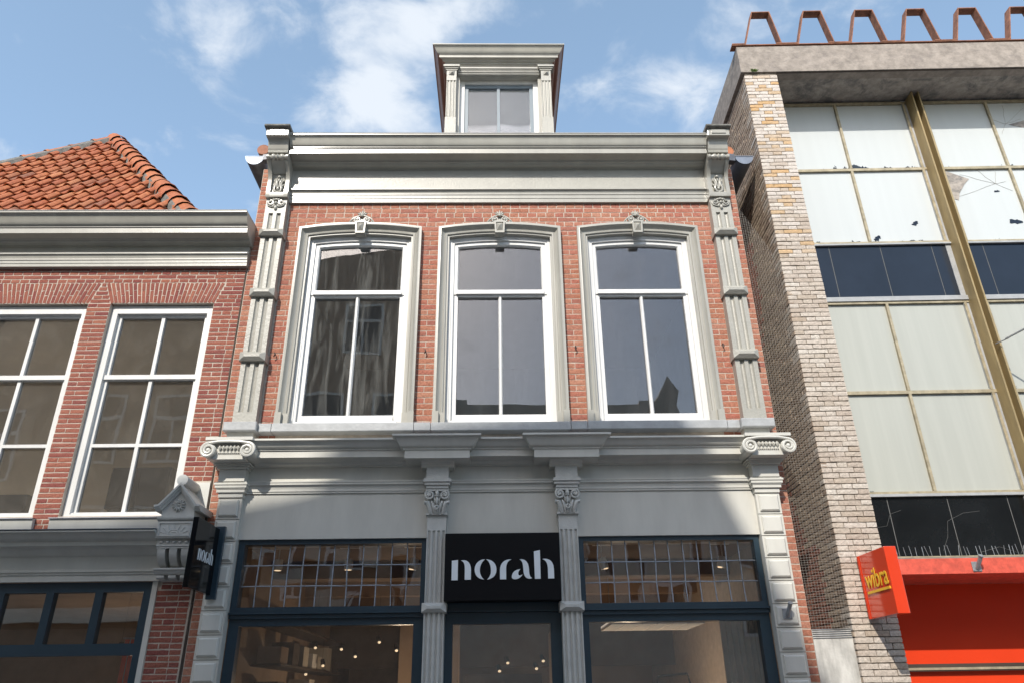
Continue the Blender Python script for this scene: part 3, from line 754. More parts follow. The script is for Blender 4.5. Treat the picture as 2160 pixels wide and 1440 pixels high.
def dormer():
    xa, xb, yf = -.690, .770, .5
    mb = MB()
    # body behind the pilasters with the window opening
    holes_boxes(mb, xa+.03, xb-.03, 7.4, 9.76, yf+.02, yf+.16, [(-.505, .585, 7.9, 9.474)])
    d = mb.build('dormer', 'trim', house)
    for x0, x1 in ((xa+.03, xa+.12), (xb-.12, xb-.03)): MB().box(x0, x1, yf+.162, 3.0, 7.4, 9.76).build('cheek', 'brown', d)
    pts = [(xb-.02, 3.0), (xb-.02, yf), (xa+.02, yf), (xa+.02, 3.0)]
    pr = [(-.03, 9.60), (.012, 9.60), (.012, 9.625)]+[(.03, 9.63), (.03, 9.645), (.045, 9.65), (.045, 9.672)]+arc((.05, 9.675), (.085, 9.70), 'ovolo', 4)+[(.122, 9.702), (.122, 9.745), (.132, 9.747)]+arc((.134, 9.755), (.205, 9.852), 'cyma', 7)+[(.210, 9.855), (.210, 9.872), (-.03, 9.885)]
    f = lambda a, b, h: (a, b, h)
    # near front the crown mitres back along both cheeks, where it is painted brown
    pf = [(o, h) for o, h in pr]
    MB().sweep(pts[1:3], pf, f, ends=(pts[0], pts[3])).build('dormer_cornice', 'trim', d, smooth=True, angle=28)
    MB().sweep(pts[0:2], pf, f, ends=(None, pts[2])).build('dormer_cornice_return', 'brown', d, smooth=True, angle=28)
    MB().sweep(pts[2:4], pf, f, ends=(pts[1], None)).build('dormer_cornice_return', 'brown', d, smooth=True, angle=28)
    MB().box(xa, xb, yf-.02, 3.0, 9.873, 9.90).build('dormer_roof', 'zinc', d)
    # pilasters and the little entablature between them
    for cx in (xa+.075, xb-.075):
        mb = MB(); fluted(mb, cx-.066, cx+.066, yf-.07, yf+.02, 7.9, 9.32, 3, .026, .012); mb.box(cx-.068, cx+.068, yf-.074, yf+.02, 9.32, 9.505); mb.box(cx-.074, cx+.074, yf-.08, yf+.02, 7.4, 8.66)
        mb.add([(cx-.04, yf-.0745, 9.415), (cx+.04, yf-.0745, 9.415), (cx+.045, yf-.0745, 9.49), (cx-.03, yf-.0745, 9.49), (cx+.012, yf-.115, 9.44)], [(0, 1, 4), (1, 2, 4), (2, 3, 4), (3, 0, 4)])
        mb.build('dormer_pilaster', 'trim_rough', d)
        mb = MB(); z = 9.506
        for k, (e, hh) in enumerate(((.014, .022), (.028, .020), (.044, .030))):
            mb.box(cx-.068-e, cx+.068+e, yf-.07-e, yf+.018, z, z+hh-.001); z += hh
        mb.build('capital', 'trim', d)
    mb = MB()
    for z0, z1, y in ((9.478, 9.500, .03), (9.501, 9.522, .045), (9.523, 9.545, .055), (9.546, 9.575, .07)): mb.box(xa+.16, xb-.16, yf-y, yf+.019, z0, z1-.001)
    mb.build('dormer_architrave', 'trim', d)
    # recessed window
    mb = MB(); holes_boxes(mb, -.505, .585, 7.9, 9.476, yf+.10, yf+.15, [(-.440, .520, 7.9, 9.424)]); mb.build('dormer_window_frame', 'white', d)
    mb = MB(); holes_boxes(mb, -.440, .520, 7.9, 9.423, yf+.125, yf+.17, [(-.388, .013, 7.9, 9.366), (.053, .468, 7.9, 9.366)]); mb.build('dormer_sash', pmat('blue_grey_sash_paint', (.16, .20, .23), rough=.4, var=.05), d)
    MB().box(-.39, .015, yf+.145, yf+.151, 7.9, 9.368).build('pane', 'glass_dormer', d)
    MB().box(.051, .47, yf+.145, yf+.151, 7.9, 9.368).build('pane', 'glass_dormer', d)
    MB().box(-.6, .68, yf+.6, yf+.62, 7.4, 9.7).build('dormer_blind', 'room_wall', d)
dormer()

# ------------------------------------------------------------------ shopfront of the middle house
COLX = (-.590, .668)

def shop_entablature():
    x0, x1 = -2.475, 2.52
    crown = [(0, 3.705), (-.075, 3.705), (-.075, 3.715)]+arc((-.08, 3.718), (-.115, 3.745), 'ovolo', 4)+[(-.125, 3.752), (-.255, 3.755), (-.255, 3.820), (-.268, 3.822), (-.268, 3.834)]+arc((-.272, 3.836), (-.345, 3.898), 'cyma', 7)+[(-.352, 3.90), (-.352, 3.918), (0, 3.945)]
    MB().prof_x(crown, x0+.06, x1-.07).build('shop_cornice', 'shop_grey_lifted', house, smooth=True, angle=28)
    MB().box(x0, x1, -.062, .0, 3.564, 3.704).build('shop_frieze', 'shop_grey_lifted', house)
    mould = [(0, 3.448), (-.066, 3.448), (-.066, 3.464), (-.074, 3.466), (-.074, 3.490)]+arc((-.076, 3.493), (-.100, 3.525), 'cove', 4)+[(-.102, 3.527), (-.102, 3.546), (-.108, 3.548), (-.108, 3.562), (0, 3.563)]
    MB().prof_x(mould, x0, x1).build('shop_architrave', 'shop_grey_lifted', house, smooth=True, angle=25)
    MB().box(x0-.01, x1+.01, -.05, .0, 3.012, 3.447).build('fascia_board', 'shop_grey_lifted', house)
    MB().box(x0-.01, x1+.01, .005, .24, 2.98, 3.947).build('lintel', 'mortar', house)
    # cornice breaks forward over the two columns
    for cx in COLX:
        pts = [(cx+.20, 0), (cx+.20, -.22), (cx-.20, -.22), (cx-.20, 0)]
        pr = [(-.1, 3.715), (.115, 3.715), (.115, 3.795), (.128, 3.797), (.128, 3.808)]+arc((.13, 3.812), (.222, 3.905), 'cyma', 7)+[(.228, 3.907), (.228, 3.925), (-.1, 3.94)]
        b = MB().sweep(pts, pr, lambda a, c, h: (a, c, h)).build('cornice_break', 'shop_grey_lifted', house, smooth=True, angle=28)
        mb = MB(); mb.prof_x([(0, 3.66), (-.20, 3.66)]+arc((-.20, 3.662), (-.285, 3.713), 'cove', 4)+[(0, 3.714)], cx-.16, cx+.16)
        mb.build('bed_mould', 'shop_grey_lifted', b)
shop_entablature()

def column(cx):
    mb = MB(); y = -.145
    mb.box(cx-.09, cx+.09, y, 0, 3.06, 3.205)
    fluted(mb, cx-.09, cx+.09, y, 0, 2.405, 3.06, 4, .026, .016)
    fluted(mb, cx-.092, cx+.092, y-.002, 0, .9, 2.322, 4, .026, .016)
    mb.box(cx-.12, cx+.12, y-.03, 0, .0, .9)
    c = mb.build('column', 'cast_grey', house)
    MB().loz(cx-.112, cx+.112, 2.322, 2.405, 0, y-.022, y-.055, .05, .030).build('band', 'cast_grey', c)
    MB().box(cx-.108, cx+.108, -.205, -.063, 3.552, 3.66).build('neck_block', 'cast_grey', c)
    mb = MB(); z = 3.455
    for e, hh in ((.0, .030), (.016, .028), (.030, .022), (.022, .016)): mb.box(cx-.106-e, cx+.106+e, -.20-e, -.02, z, z+hh-.0015); z += hh
    mb.build('neck_moulding', 'cast_grey', c)
    # composite capital: bell, two volutes, leaves
    mb = MB()
    mb.prof_z([(cx-.088, -.05), (cx-.088, -.155), (cx+.088, -.155), (cx+.088, -.05)], 3.205, 3.45)
    mb.box(cx-.108, cx+.108, -.19, -.05, 3.430, 3.454)
    for s in (-1, 1):
        mb.tube(spiral(cx+s*.070, 3.392, -.190, .046, .016, 1.35, R(60 if s > 0 else 120), -s, 22), .011, 6)
        mb.disc_y(cx+s*.070, 3.392, .042, -.180, -.06, 16)
        mb.ell((cx+s*.070, -.192, 3.392), (.019, .015, .019))
        # curling leaf tips and leaf bodies
        mb.tube([(cx+s*.055, -.165, 3.215), (cx+s*.068, -.178, 3.265), (cx+s*.088, -.195, 3.315), (cx+s*.112, -.190, 3.322), (cx+s*.116, -.180, 3.300)], [.020, .024, .022, .018, .010], 7)
        mb.tube([(cx+s*.020, -.165, 3.215), (cx+s*.030, -.185, 3.26), (cx+s*.040, -.195, 3.30), (cx+s*.052, -.19, 3.33)], [.014, .016, .014, .008], 6)
        mb.tube([(cx+s*.045, -.165, 3.212), (cx+s*.055, -.185, 3.24), (cx+s*.062, -.19, 3.275)], [.010, .011, .007], 5)
        mb.tube([(cx+s*.02, -.17, 3.31), (cx+s*.022, -.185, 3.35), (cx+s*.034, -.18, 3.38)], [.009, .011, .008], 5)
    mb.tube([(cx, -.165, 3.215), (cx, -.18, 3.25)], [.016, .02], 6)
    mb.tube(spiral(cx, 3.268, -.195, .020, .016, 1.0, 0, 1, 12), .008, 5)
    mb.ell((cx, -.185, 3.34), (.014, .016, .045)); mb.ell((cx, -.195, 3.405), (.020, .018, .030)); mb.ell((cx, -.19, 3.378), (.032, .015, .008))
    mb.box(cx-.104, cx+.104, -.172, -.05, 3.203, 3.222)
    mb.build('capital', 'cast_grey', c, smooth=True, angle=50)
for cx in COLX: column(cx)

def rusticated_pier(xa, xb):
    cx = (xa+xb)/2
    mb = MB().box(xa+.006, xb-.006, -.10, .0, 0, 3.40)
    p = mb.build('pier', 'shop_grey_lifted', house)
    zs = [3.398-.2065*k for k in range(0, 17)]
    for k in range(len(zs)-1):
        if zs[k+1] < 0: break
        z1, z0 = zs[k]-.004, zs[k+1]+.004
        mb = MB()
        mb.box(xa, xb, -.120, -.101, z0, z1)
        mb.loz(xa+.022, xb-.022, z0+.022, z1-.020, -.1205, -.133, -.145, .014, .014)
        mb.build('rustic_block', 'shop_grey_lifted', p)
    # entablature over the pier
    mb = MB(); z = 3.400
    for e, hh in ((.0, .045), (.018, .030), (.024, .012), (.034, .028), (.042, .020), (.03, .012)): mb.box(xa-.004-e, xb+.004+e, -.135-e, .0, z, z+hh-.0015); z += hh
    mb.build('pier_moulding', 'shop_grey_lifted', p)
    MB().box(xa-.012, xb+.012, -.175, 0, z, 3.665).build('pier_frieze', 'shop_grey_lifted', p)
    mb = MB()
    for z0, z1, e in ((3.666, 3.685, .022), (3.686, 3.700, .036), (3.701, 3.716, .052)): mb.box(xa-.012-e, xb+.012+e, -.175-e, 0, z0, z1-.001)
    mb.build('pier_bed_mould', 'shop_grey_lifted', p)
    # Ionic capital: cushion, egg row and two big scrolls
    mb = MB()
    mb.box(cx-.165, cx+.165, -.345, 0, 3.717, 3.880)
    mb.box(cx-.225, cx+.225, -.395, 0, 3.895, 3.925)
    for s in (-1, 1):
        c = (cx+s*.185, 3.795)
        mb.disc_y(c[0], c[1], .068, -.375, -.03, 22)
        mb.tube(spiral(c[0], c[1], -.385, .072, .024, 1.75, R(90), -s, 34), [.017]*18+[.013]*17, 7)
        mb.ell((c[0], -.385, c[1]), (.024, .024, .024))
    mb.tube([(cx-.19, -.382, 3.868), (cx-.10, -.388, 3.880), (cx, -.388, 3.882), (cx+.10, -.388, 3.880), (cx+.19, -.382, 3.868)], .016, 7)
    pv = mb.build('ionic_capital', 'stone' if xa < 0 and False else 'shop_grey_lifted', p, smooth=True, angle=45)
    mb = MB()
    for k in range(6):
        ex = cx-.088+k*.0352
        mb.ell((ex, -.352, 3.832), (.011, .022, .026))
        mb.tube([(ex-.015, -.35, 3.860), (ex-.013, -.365, 3.825), (ex, -.362, 3.798), (ex+.013, -.365, 3.825), (ex+.015, -.35, 3.860)], .004, 4)
    for k in range(11): mb.ell((cx-.095+k*.019, -.352, 3.776), (.007, .012, .008))
    mb.build('egg_and_dart', 'shop_grey_lifted', p, smooth=True, angle=60)
    MB().box(cx-.128, cx+.128, -.125, 0, 3.926, 4.061).build('pedestal', 'shop_grey_lifted', p)
rusticated_pier(-2.705, -2.478); rusticated_pier(2.522, 2.757)

def leaded_window(x0, x1):
    z0, z1 = 2.336, 3.011
    mb = MB(); holes_boxes(mb, x0, x1, z0, z1, -.02, .09, [(x0+.055, x1-.052, z0+.064, z1-.042)])
    mb.box(x0, x1, -.055, -.021, z0, z0+.018)
    w = mb.build('leaded_window', 'blue', house)
    gx0, gx1, gz0, gz1 = x0+.056, x1-.053, z0+.066, z1-.044
    nx, nz = 12, 3
    cw = (gx1-gx0)/nx; chh = (gz1-gz0)/nz
    mb = MB()
    bow = [[rnd.uniform(-.006, .006) for j in range(nz+1)] for i in range(nx+1)]
    X = lambda i, j: gx0+cw*i+(bow[i][j] if 0 < i < nx else 0)
    for i in range(1, nx): mb.tube([(X(i, j), .028, gz0+chh*j) for j in range(nz+1)], .0058, 6)
    for j in range(1, nz): mb.tube([(X(i, j), .028, gz0+chh*j+rnd.uniform(-.002, .002)) for i in range(nx+1)], .0058, 6)
    mb.build('lead_came', 'lead', w, smooth=True)
    for i in range(nx):
        for j in range(nz):
            t = rnd.uniform(-.006, .006); u = rnd.uniform(-.006, .006)
            a = [(X(i, j), .030-t-u, gz0+chh*j), (X(i+1, j), .030+t-u, gz0+chh*j), (X(i+1, j+1), .030+t+u, gz0+chh*(j+1)), (X(i, j+1), .030-t+u, gz0+chh*(j+1))]
            MB().hex(a, [(p[0], p[1]+.004, p[2]) for p in a]).build('pane', 'glass_lead', w)
leaded_window(-2.477, -.683); leaded_window(.762, 2.520)

def shop_window(x0, x1, g0, g1):
    mb = MB(); holes_boxes(mb, x0, x1, .0, 2.334, .0, .10, [(g0, g1, .55, 2.238)])
    mb.box(x0, x1, -.03, -.001, 2.30, 2.333)
    w = mb.build('shop_window', 'blue', house)
    MB().box(g0-.002, g1+.002, .050, .056, .548, 2.240).build('pane', 'glass_shop', w)
shop_window(-2.477, -.683, -2.385, -.787); shop_window(.762, 2.520, .832, 2.422)

def shop_door():
    mb = MB(); holes_boxes(mb, -.500, .578, 0, 2.334, .02, .12, [(-.428, .478, .0, 2.234)])
    d = mb.build('shop_door', 'blue', house)
    MB().box(-.500, .578, -.005, .09, 2.336, 2.99).build('transom_panel', 'blue', d)
    MB().box(-.500, .578, -.035, -.006, 2.336, 2.352).build('drip_rail', 'blue', d)
    mb = MB(); holes_boxes(mb, -.427, .477, .01, 2.233, .05, .09, [(-.36, .41, .12, 1.98)]); 
    MB().box(-.428, .478, .060, .066, .01, 2.235).build('pane', 'glass_shop', d)
    MB().box(-.40, -.385, .02, .035, .9, 1.4).build('door_handle', 'steel', d)
shop_door()

def shop_interior():
    mb = MB()
    mb.box(-2.60, 2.70, .27, 7.0, 3.06, 3.10)
    o = mb.build('shop_ceiling', 'shop_wall', house)
    mb = MB(); mb.box(-2.62, -2.60, .27, 7, 0.03, 3.06); mb.box(2.70, 2.72, .27, 7, .03, 3.06); mb.box(-2.6, 2.7, 6.96, 6.99, .03, 3.06)
    mb.build('shop_side_wall', 'shop_wall', house)
    MB().box(-2.6, 2.7, .13, 6.95, .005, .028).build('shop_floor', 'floor_wood', house)
    mb = MB(); mb.box(-2.3, -.9, 5.2, 6.6, .03, 2.3); mb.build('shop_fixture', 'shop_dark', house)
    MB().box(-1.35, -.55, 3.6, 4.0, .03, 3.05).build('shop_pillar', 'shop_wall', house)
    MB().box(-.45, .55, 3.2, 3.25, .03, 1.9).build('shop_screen', 'shop_dark', house)
    for k, y in enumerate((1.6, 3.2, 4.8)): MB().box(-2.6, 2.7, y, y+.18, 2.88, 3.058).build('ceiling_beam', 'shop_wall', house)
    for k, z in enumerate((1.55, 1.95, 2.35)):
        MB().box(-2.6, -2.28, 1.2, 4.6, z, z+.025).build('wall_shelf', 'shop_dark', house)
    mb = MB(); mb.box(-.8, -.6, 4.5, 4.6, .03, 3.05); mb.build('shop_pillar', 'shop_wall', house)
    MB().box(-2.6, 2.7, 5.0, 5.12, 2.05, 3.05).build('bulkhead', 'shop_dark', house)
    MB().box(.75, .95, 1.6, 4.9, .03, 2.5).build('shop_partition', 'shop_wall', house)
shop_interior()

def folded_stacks():
    # boxes stored on the shelves of the left shop wall
    g = random.Random(11); n = 0
    for z in (1.576, 1.976):
        y = 1.3
        while y < 4.4:
            w, h = g.uniform(.18, .38), g.uniform(.14, .30)
            o = MB().box(-2.57, -2.32, y, y+w, z, z+h).build('storage_box', g.choice(['curtain', 'shop_wall', 'lamp_white', 'shop_dark'])); n += 1
            tag(o, 'storage box on the dark shelves along the left shop wall', 'box', 'storage boxes on the shop shelves'); rebase(o, (-2.45, y+w/2, z))
            y += w+g.uniform(.05, .3)
folded_stacks()

def upper_rooms():
    MB().box(-2.60, 2.66, .27, 4.6, 6.78, 6.82).build('room_ceiling', 'room_ceil', house)
    mb = MB(); mb.box(-2.63, -2.60, .27, 4.6, 3.98, 6.78); mb.box(2.66, 2.68, .27, 4.6, 3.98, 6.78); mb.box(-2.6, 2.66, 4.57, 4.6, 3.98, 6.78); mb.box(-.82, -.74, .27, 4.56, 3.98, 6.78)
    mb.build('room_wall', 'room_wall', house)
    MB().box(-2.6, 2.66, .27, 4.56, 3.96, 3.98).build('room_floor', 'floor_wood', house)
upper_rooms()

# ------------------------------------------------------------------ lettering
def path(d, n=8):
    tk = d.replace('M', ' M ').replace('L', ' L ').replace('C', ' C ').split(); i = 0; pts = []
    while i < len(tk):
        c = tk[i]; i += 1
        if c in 'ML': pts.append((float(tk[i]), float(tk[i+1]))); i += 2
        elif c == 'C':
            p0 = pts[-1]; q = [float(t) for t in tk[i:i+6]]; i += 6
            for k in range(1, n+1):
                t = k/n; a = (1-t)**3; b = 3*t*(1-t)**2; e = 3*t*t*(1-t); f = t**3
                pts.append((a*p0[0]+b*q[0]+e*q[2]+f*q[4], a*p0[1]+b*q[1]+e*q[3]+f*q[5]))
    return pts
GLYPHS = [
    ('letter', ['M330 797 L362 793 L362 902 L330 902', 'M378 796 C 400 790 430 798 430 850 L430 900 L398 900 L398 848 C398 818 394 803 378 796']),
    ('letter', ['M503 791 C 470 791 449 815 449 846 C449 876 466 897 498 900 C482 886 475 868 476 845 C478 820 488 802 503 791', 'M509 791 C 541 792 562 816 562 846 C562 876 545 896 513 900 C529 886 534 868 533 846 C532 822 524 802 509 791']),
    ('letter', ['M580 900 L580 850 C580 812 605 790 640 793 C622 800 612 815 612 845 L612 900']),
    ('letter', ['M683 793 C 712 790 730 808 731 850 C731 876 734 888 746 895 C728 903 706 896 702 862 C700 830 702 805 683 793', 'M686 846 C 655 848 640 868 641 888 C643 904 668 903 682 892 C690 886 695 880 697 873 C690 880 680 884 676 876 C672 866 678 854 686 846']),
    ('letter', ['M758 751 L790 744 L790 899 L760 899', 'M802 793 C 828 788 860 796 860 850 L860 898 L829 898 L829 848 C829 815 820 800 802 793']),
]
def letters(fn, parent, depth):
    """fn(u, v, k) -> xyz; u, v in 0..1 over the word, k 0 at the panel and 1 proud of it"""
    for nm, ps in GLYPHS:
        mb = MB()
        for d in ps:
            q = [((a-330)/530., (902-b)/158.) for a, b in path(d)]
            mb.extrude(q, lambda p: fn(p[0], p[1], 0), lambda p: fn(p[0], p[1], 1))
        mb.build(nm, 'letter', parent)

def bevel_box(name, mat, parent, x0, x1, y0, y1, z0, z1, w=.006):
    me = bpy.data.meshes.new(name); bm = bmesh.new()
    bmesh.ops.create_cube(bm, size=1)
    for v in bm.verts: v.co = ((x0+x1)/2+v.co.x*(x1-x0), (y0+y1)/2+v.co.y*(y1-y0), (z0+z1)/2+v.co.z*(z1-z0))
    bmesh.ops.bevel(bm, geom=bm.edges[:], offset=w, segments=2, affect='EDGES', profile=.5)
    bm.to_mesh(me); bm.free(); me.materials.append(M[mat] if isinstance(mat, str) else mat)
    o = bpy.data.objects.new(name, me); COL.objects.link(o); put(o, parent); return o

def fascia_sign():
    t = thing('fascia_sign', 'square black sign with pale word norah above the shop door', 'sign', (.036, -.16, 2.412))
    bevel_box('panel', 'black_matt', t, -.499, .572, -.215, -.055, 2.412, 3.018, .005)
    letters(lambda u, v, k: (-.432+u*.942, -.2155-.010*k, 2.592+v*.262), t, .01)
fascia_sign()

def blade_sign():
    t = thing('projecting_sign', 'narrow black projecting sign with pale word norah, left of the grey shopfront', 'sign', (-2.64, -.16, 2.49))
    bevel_box('panel', 'black', t, -2.664, -2.616, -.742, -.197, 2.490, 3.082, .004)
    bevel_box('mounting_post', 'blue', t, -2.660, -2.570, -.196, -.158, 2.455, 3.110, .004)
    MB().box(-2.650, -2.600, -.157, -.121, 2.56, 2.60).build('wall_bracket', 'blue', t)
    MB().box(-2.650, -2.600, -.157, -.121, 2.98, 3.02).build('wall_bracket', 'blue', t)
    letters(lambda u, v, k: (-2.6155+.004*k, -.635+u*.360, 2.735+v*.140), t, .004)
blade_sign()

def text_mesh(txt, size, depth, shear=.0, bold=.0):
    cu_ = bpy.data.curves.new('lettering', 'FONT'); cu_.body = txt; cu_.size = size; cu_.extrude = depth; cu_.shear = shear; cu_.offset = bold
    ob = bpy.data.objects.new('lettering', cu_); COL.objects.link(ob)
    me = bpy.data.meshes.new_from_object(ob.evaluated_get(bpy.context.evaluated_depsgraph_get()))
    bpy.data.objects.remove(ob); bpy.data.curves.remove(cu_)
    return me

def red_sign():
    t = thing('projecting_sign', 'orange red box sign with yellow word wibra on the pale brick pier', 'sign', (3.445, -.40, 2.217))
    bevel_box('box', 'red_gloss', t, 3.392, 3.500, -.668, -.128, 2.217, 2.778, .005)
    mb = MB(); holes_boxes(mb, 0, 1, 0, 1, 0, 1, [])
    bevel_box('rim', 'red', t, 3.386, 3.3915, -.166, -.126, 2.219, 2.776, .002)
    bevel_box('wall_bracket', 'steel', t, 3.41, 3.48, -.127, -.098, 2.30, 2.70, .003)
    me = text_mesh('wibra', .235, .0015, .0, .0022)
    xs = [v.co.x for v in me.vertices]; zs = [v.co.y for v in me.vertices]
    w = max(xs)-min(xs); x_0 = min(xs)
    # the word runs from the wall towards the street and climbs a little
    for v in me.vertices:
        u = (v.co.x-x_0)/w; k = v.co.z
        v.co = Vector((3.3885-.003-k, -.215-u*.425, 2.470+v.co.y*1.0))
    me.materials.clear(); me.materials.append(M['yellow'])
    o = bpy.data.objects.new('lettering', me); COL.objects.link(o); put(o, t)
    MB().hex([(3.383, -.215, 2.425), (3.383, -.64, 2.425), (3.383, -.64, 2.447), (3.383, -.215, 2.447)], [(3.3915, -.215, 2.425), (3.3915, -.64, 2.425), (3.3915, -.64, 2.447), (3.3915, -.215, 2.447)]).build('underline', 'yellow', t)
red_sign()

# ================================================================== the left house
left = thing('brick_house', 'dark red brick house with white six-pane windows and orange pantile hipped roof', 'house', (-5.6, 0, 0))
LX1 = -2.842
def left_wall():
    op = [(-4.272, -3.142, 3.262, 5.604), (-5.66, -4.520, 3.262, 5.604), (-7.0, -5.9, 3.262, 5.604)]
    shop = (-8.2, -3.19, 0, 2.66)
    mb = MB(); holes_boxes(mb, -8.6, LX1, 0, 6.05, .0036, .24, op+[shop]); mb.box(-8.6, LX1, .242, .30, 5.75, 6.6)
    mb.box(LX1-.03, LX1, .25, 6, 0, 6.5); mb.box(-8.6, -8.5, .25, 6, 0, 6.5); mb.box(-8.6, LX1, 6, 6.1, 0, 6.5)
    wall = mb.build('wall', 'mortar', left)
    holes = op+[(-2.872, -2.83, 0, 2.66), (-8.6, -3.155, 2.60, 3.10), (-8.6, -3.185, 0, 2.66), (-3.16, -2.80, 2.66, 3.20), (-3.08, -2.848, 3.17, 3.585)]
    # flat arches of leaning bricks over the openings
    it = []
    for (a, b, z0, z1) in op[:2]:
        zt = 5.862; zb = 5.605; n = 27
        for k in range(n):
            u = (k+.5)/n
            xb_, xt_ = a-.005+(b-a+.01)*u, a-.105+(b-a+.20)*u
            ang = math.atan2(xt_-xb_, zt-zb); wd = (b-a+.10)/n
            f = .38 if k % 2 else .62
            for (s0, s1) in ((0, f), (f, 1)):
                m_ = (s0+s1)/2; hgt = (s1-s0)*(zt-zb)/math.cos(ang)
                it.append((xb_+(xt_-xb_)*m_, rnd.uniform(-.0015, .0015), zb+(zt-zb)*m_, wd-.011, hgt-.010, .055, 0, ang, 'brick_dark'))
        for r in range(5):        # stepping the courses back from the splayed arch ends
            zz = zb+r*.0515; e = .105*(r+.6)/5
            holes.append((a-e-.004, b+e+.004, zz-.001, zz+.0505))
    it += course_rows(-5.75, LX1, 2.0, 6.06, .0515, holes, S=.213, Hh=.104, j=.0115, mode='cross', mat='brick_dark')
    it += course_rows(-3.182, -2.872, .764, 2.0, .0515, [], S=.213, Hh=.104, j=.0115, mode='cross', mat='brick_dark')
    MB().prof_y([(-2.868, .0), (-2.846, .0), (-2.838, 2.9), (-2.842, 6.0), (-2.848, 6.0), (-2.850, 2.9)], -.003, .0030).build('joint_gap', 'shop_dark', wall)
    # window reveals facing right
    for (a, b, z0, z1) in op[:2]:
        it += course_rows(.012, .105, 3.262, 5.60, .0515, [], S=.2, Hh=.2, rz=R(90), mat='brick_dark', conv=lambda c, a=a: (a-.004-.0*c[1], c[0], c[2]))
    lay_bricks(it, wall, rest_name='brick_courses')
left_wall()

def left_window(a, b):
    z0, z1 = 3.262, 5.604
    y = .055
    mb = MB(); holes_boxes(mb, a+.004, b-.004, z0, z1-.008, y, y+.13, [(a+.072, b-.072, z0+.03, z1-.10)])
    w = mb.build('window', 'white', left)
    ia, ib, iz0, iz1 = a+.072, b-.072, z0+.03, z1-.10
    c = (ia+ib)/2; g = .034
    mb = MB(); holes_boxes(mb, ia, ib, iz0, iz1, y+.045, y+.10, [(ia+.036, c-.018, 4.784, iz1-.030), (c+.018, ib-.036, 4.784, iz1-.030), (ia+.036, c-.018, 4.024, 4.730), (c+.018, ib-.036, 4.024, 4.730), (ia+.036, c-.018, iz0+.030, 3.990), (c+.018, ib-.036, iz0+.030, 3.990)])
    mb.box(ia, ib, y+.020, y+.0445, 4.732, 4.782)
    mb.prof_x([(y+.045, iz0), (y+.012, iz0), (y+.012, iz0+.015), (y+.045, iz0+.03)], ia, ib)
    mb.build('sash', 'white', w)
    for zz0, zz1 in ((4.782, iz1-.028), (4.022, 4.732), (iz0+.028, 3.992)):
        MB().box(ia+.034, c-.016, y+.075, y+.081, zz0, zz1).build('pane', 'glass_dusty', w)
        MB().box(c+.016, ib-.034, y+.075, y+.081, zz0, zz1).build('pane', 'glass_dusty', w)
    # painted sill board with a lead edge
    MB().prof_x([(.05, 3.118), (-.035, 3.118), (-.045, 3.236), (.05, 3.246)], a-.05, b+.04).build('sill_board', 'shop_grey_lifted', w)
    MB().prof_x([(.06, 3.247), (-.060, 3.240), (-.064, 3.231), (-.058, 3.231), (-.05, 3.2375), (.06, 3.2465)], a-.055, b+.045).build('sill_lead', 'zinc', w)
left_window(-4.272, -3.142); left_window(-5.66, -4.520)

def left_cornices():
    x0, x1 = -8.6, -2.806
    pr = [(0, 6.305), (-.075, 6.305), (-.075, 6.315)]+arc((-.08, 6.318), (-.135, 6.345), 'ovolo', 5)+[(-.145, 6.346)]+arc((-.15, 6.35), (-.185, 6.362), 'cove', 3)+[(-.252, 6.364), (-.252, 6.432), (-.264, 6.434), (-.264, 6.446)]+arc((-.268, 6.449), (-.352, 6.565), 'cyma', 8)+[(-.36, 6.568), (-.36, 6.588), (0, 6.60)]
    MB().prof_x(pr, x0, x1).build('cornice', 'trim', left, smooth=True, angle=30)
    MB().prof_x([(0.05, 6.589), (-.366, 6.589), (-.368, 6.594), (.05, 6.612)], x0, x1).build('cornice_flashing', 'white', left)
    MB().box(x0, x1-.02, -.052, 0, 6.205, 6.304).build('frieze', 'trim', left)
    pr = [(0, 6.045), (-.060, 6.045), (-.060, 6.080), (-.066, 6.084), (-.066, 6.118), (-.074, 6.122), (-.074, 6.145)]+arc((-.076, 6.148), (-.098, 6.185), 'cove', 4)+[(-.10, 6.187), (-.10, 6.203), (0, 6.204)]
    MB().prof_x(pr, x0, x1-.02).build('architrave', 'trim', left, smooth=True, angle=25)
    x1 = -3.158
    pr = [(0, 2.645), (-.045, 2.645), (-.045, 2.700), (-.060, 2.705), (-.060, 2.722), (-.078, 2.726), (-.078, 2.745), (-.055, 2.750), (-.055, 2.855)]+arc((-.06, 2.865), (-.16, 2.935), 'cyma', 5)+[(-.165, 2.938), (-.225, 2.94), (-.225, 2.975), (-.24, 2.978)]+arc((-.245, 2.982), (-.345, 3.040), 'cyma', 6)+[(-.352, 3.042), (-.352, 3.056), (0, 3.09)]
    MB().prof_x(pr, x0, x1).build('shop_cornice', 'shop_grey_lifted', left, smooth=True, angle=28)
    MB().prof_x([(0, 3.10), (-.20, 3.078), (-.362, 3.060), (-.364, 3.066), (-.2, 3.084), (0, 3.106)], x0, x1).build('cornice_lead', 'zinc_blue', left)
left_cornices()

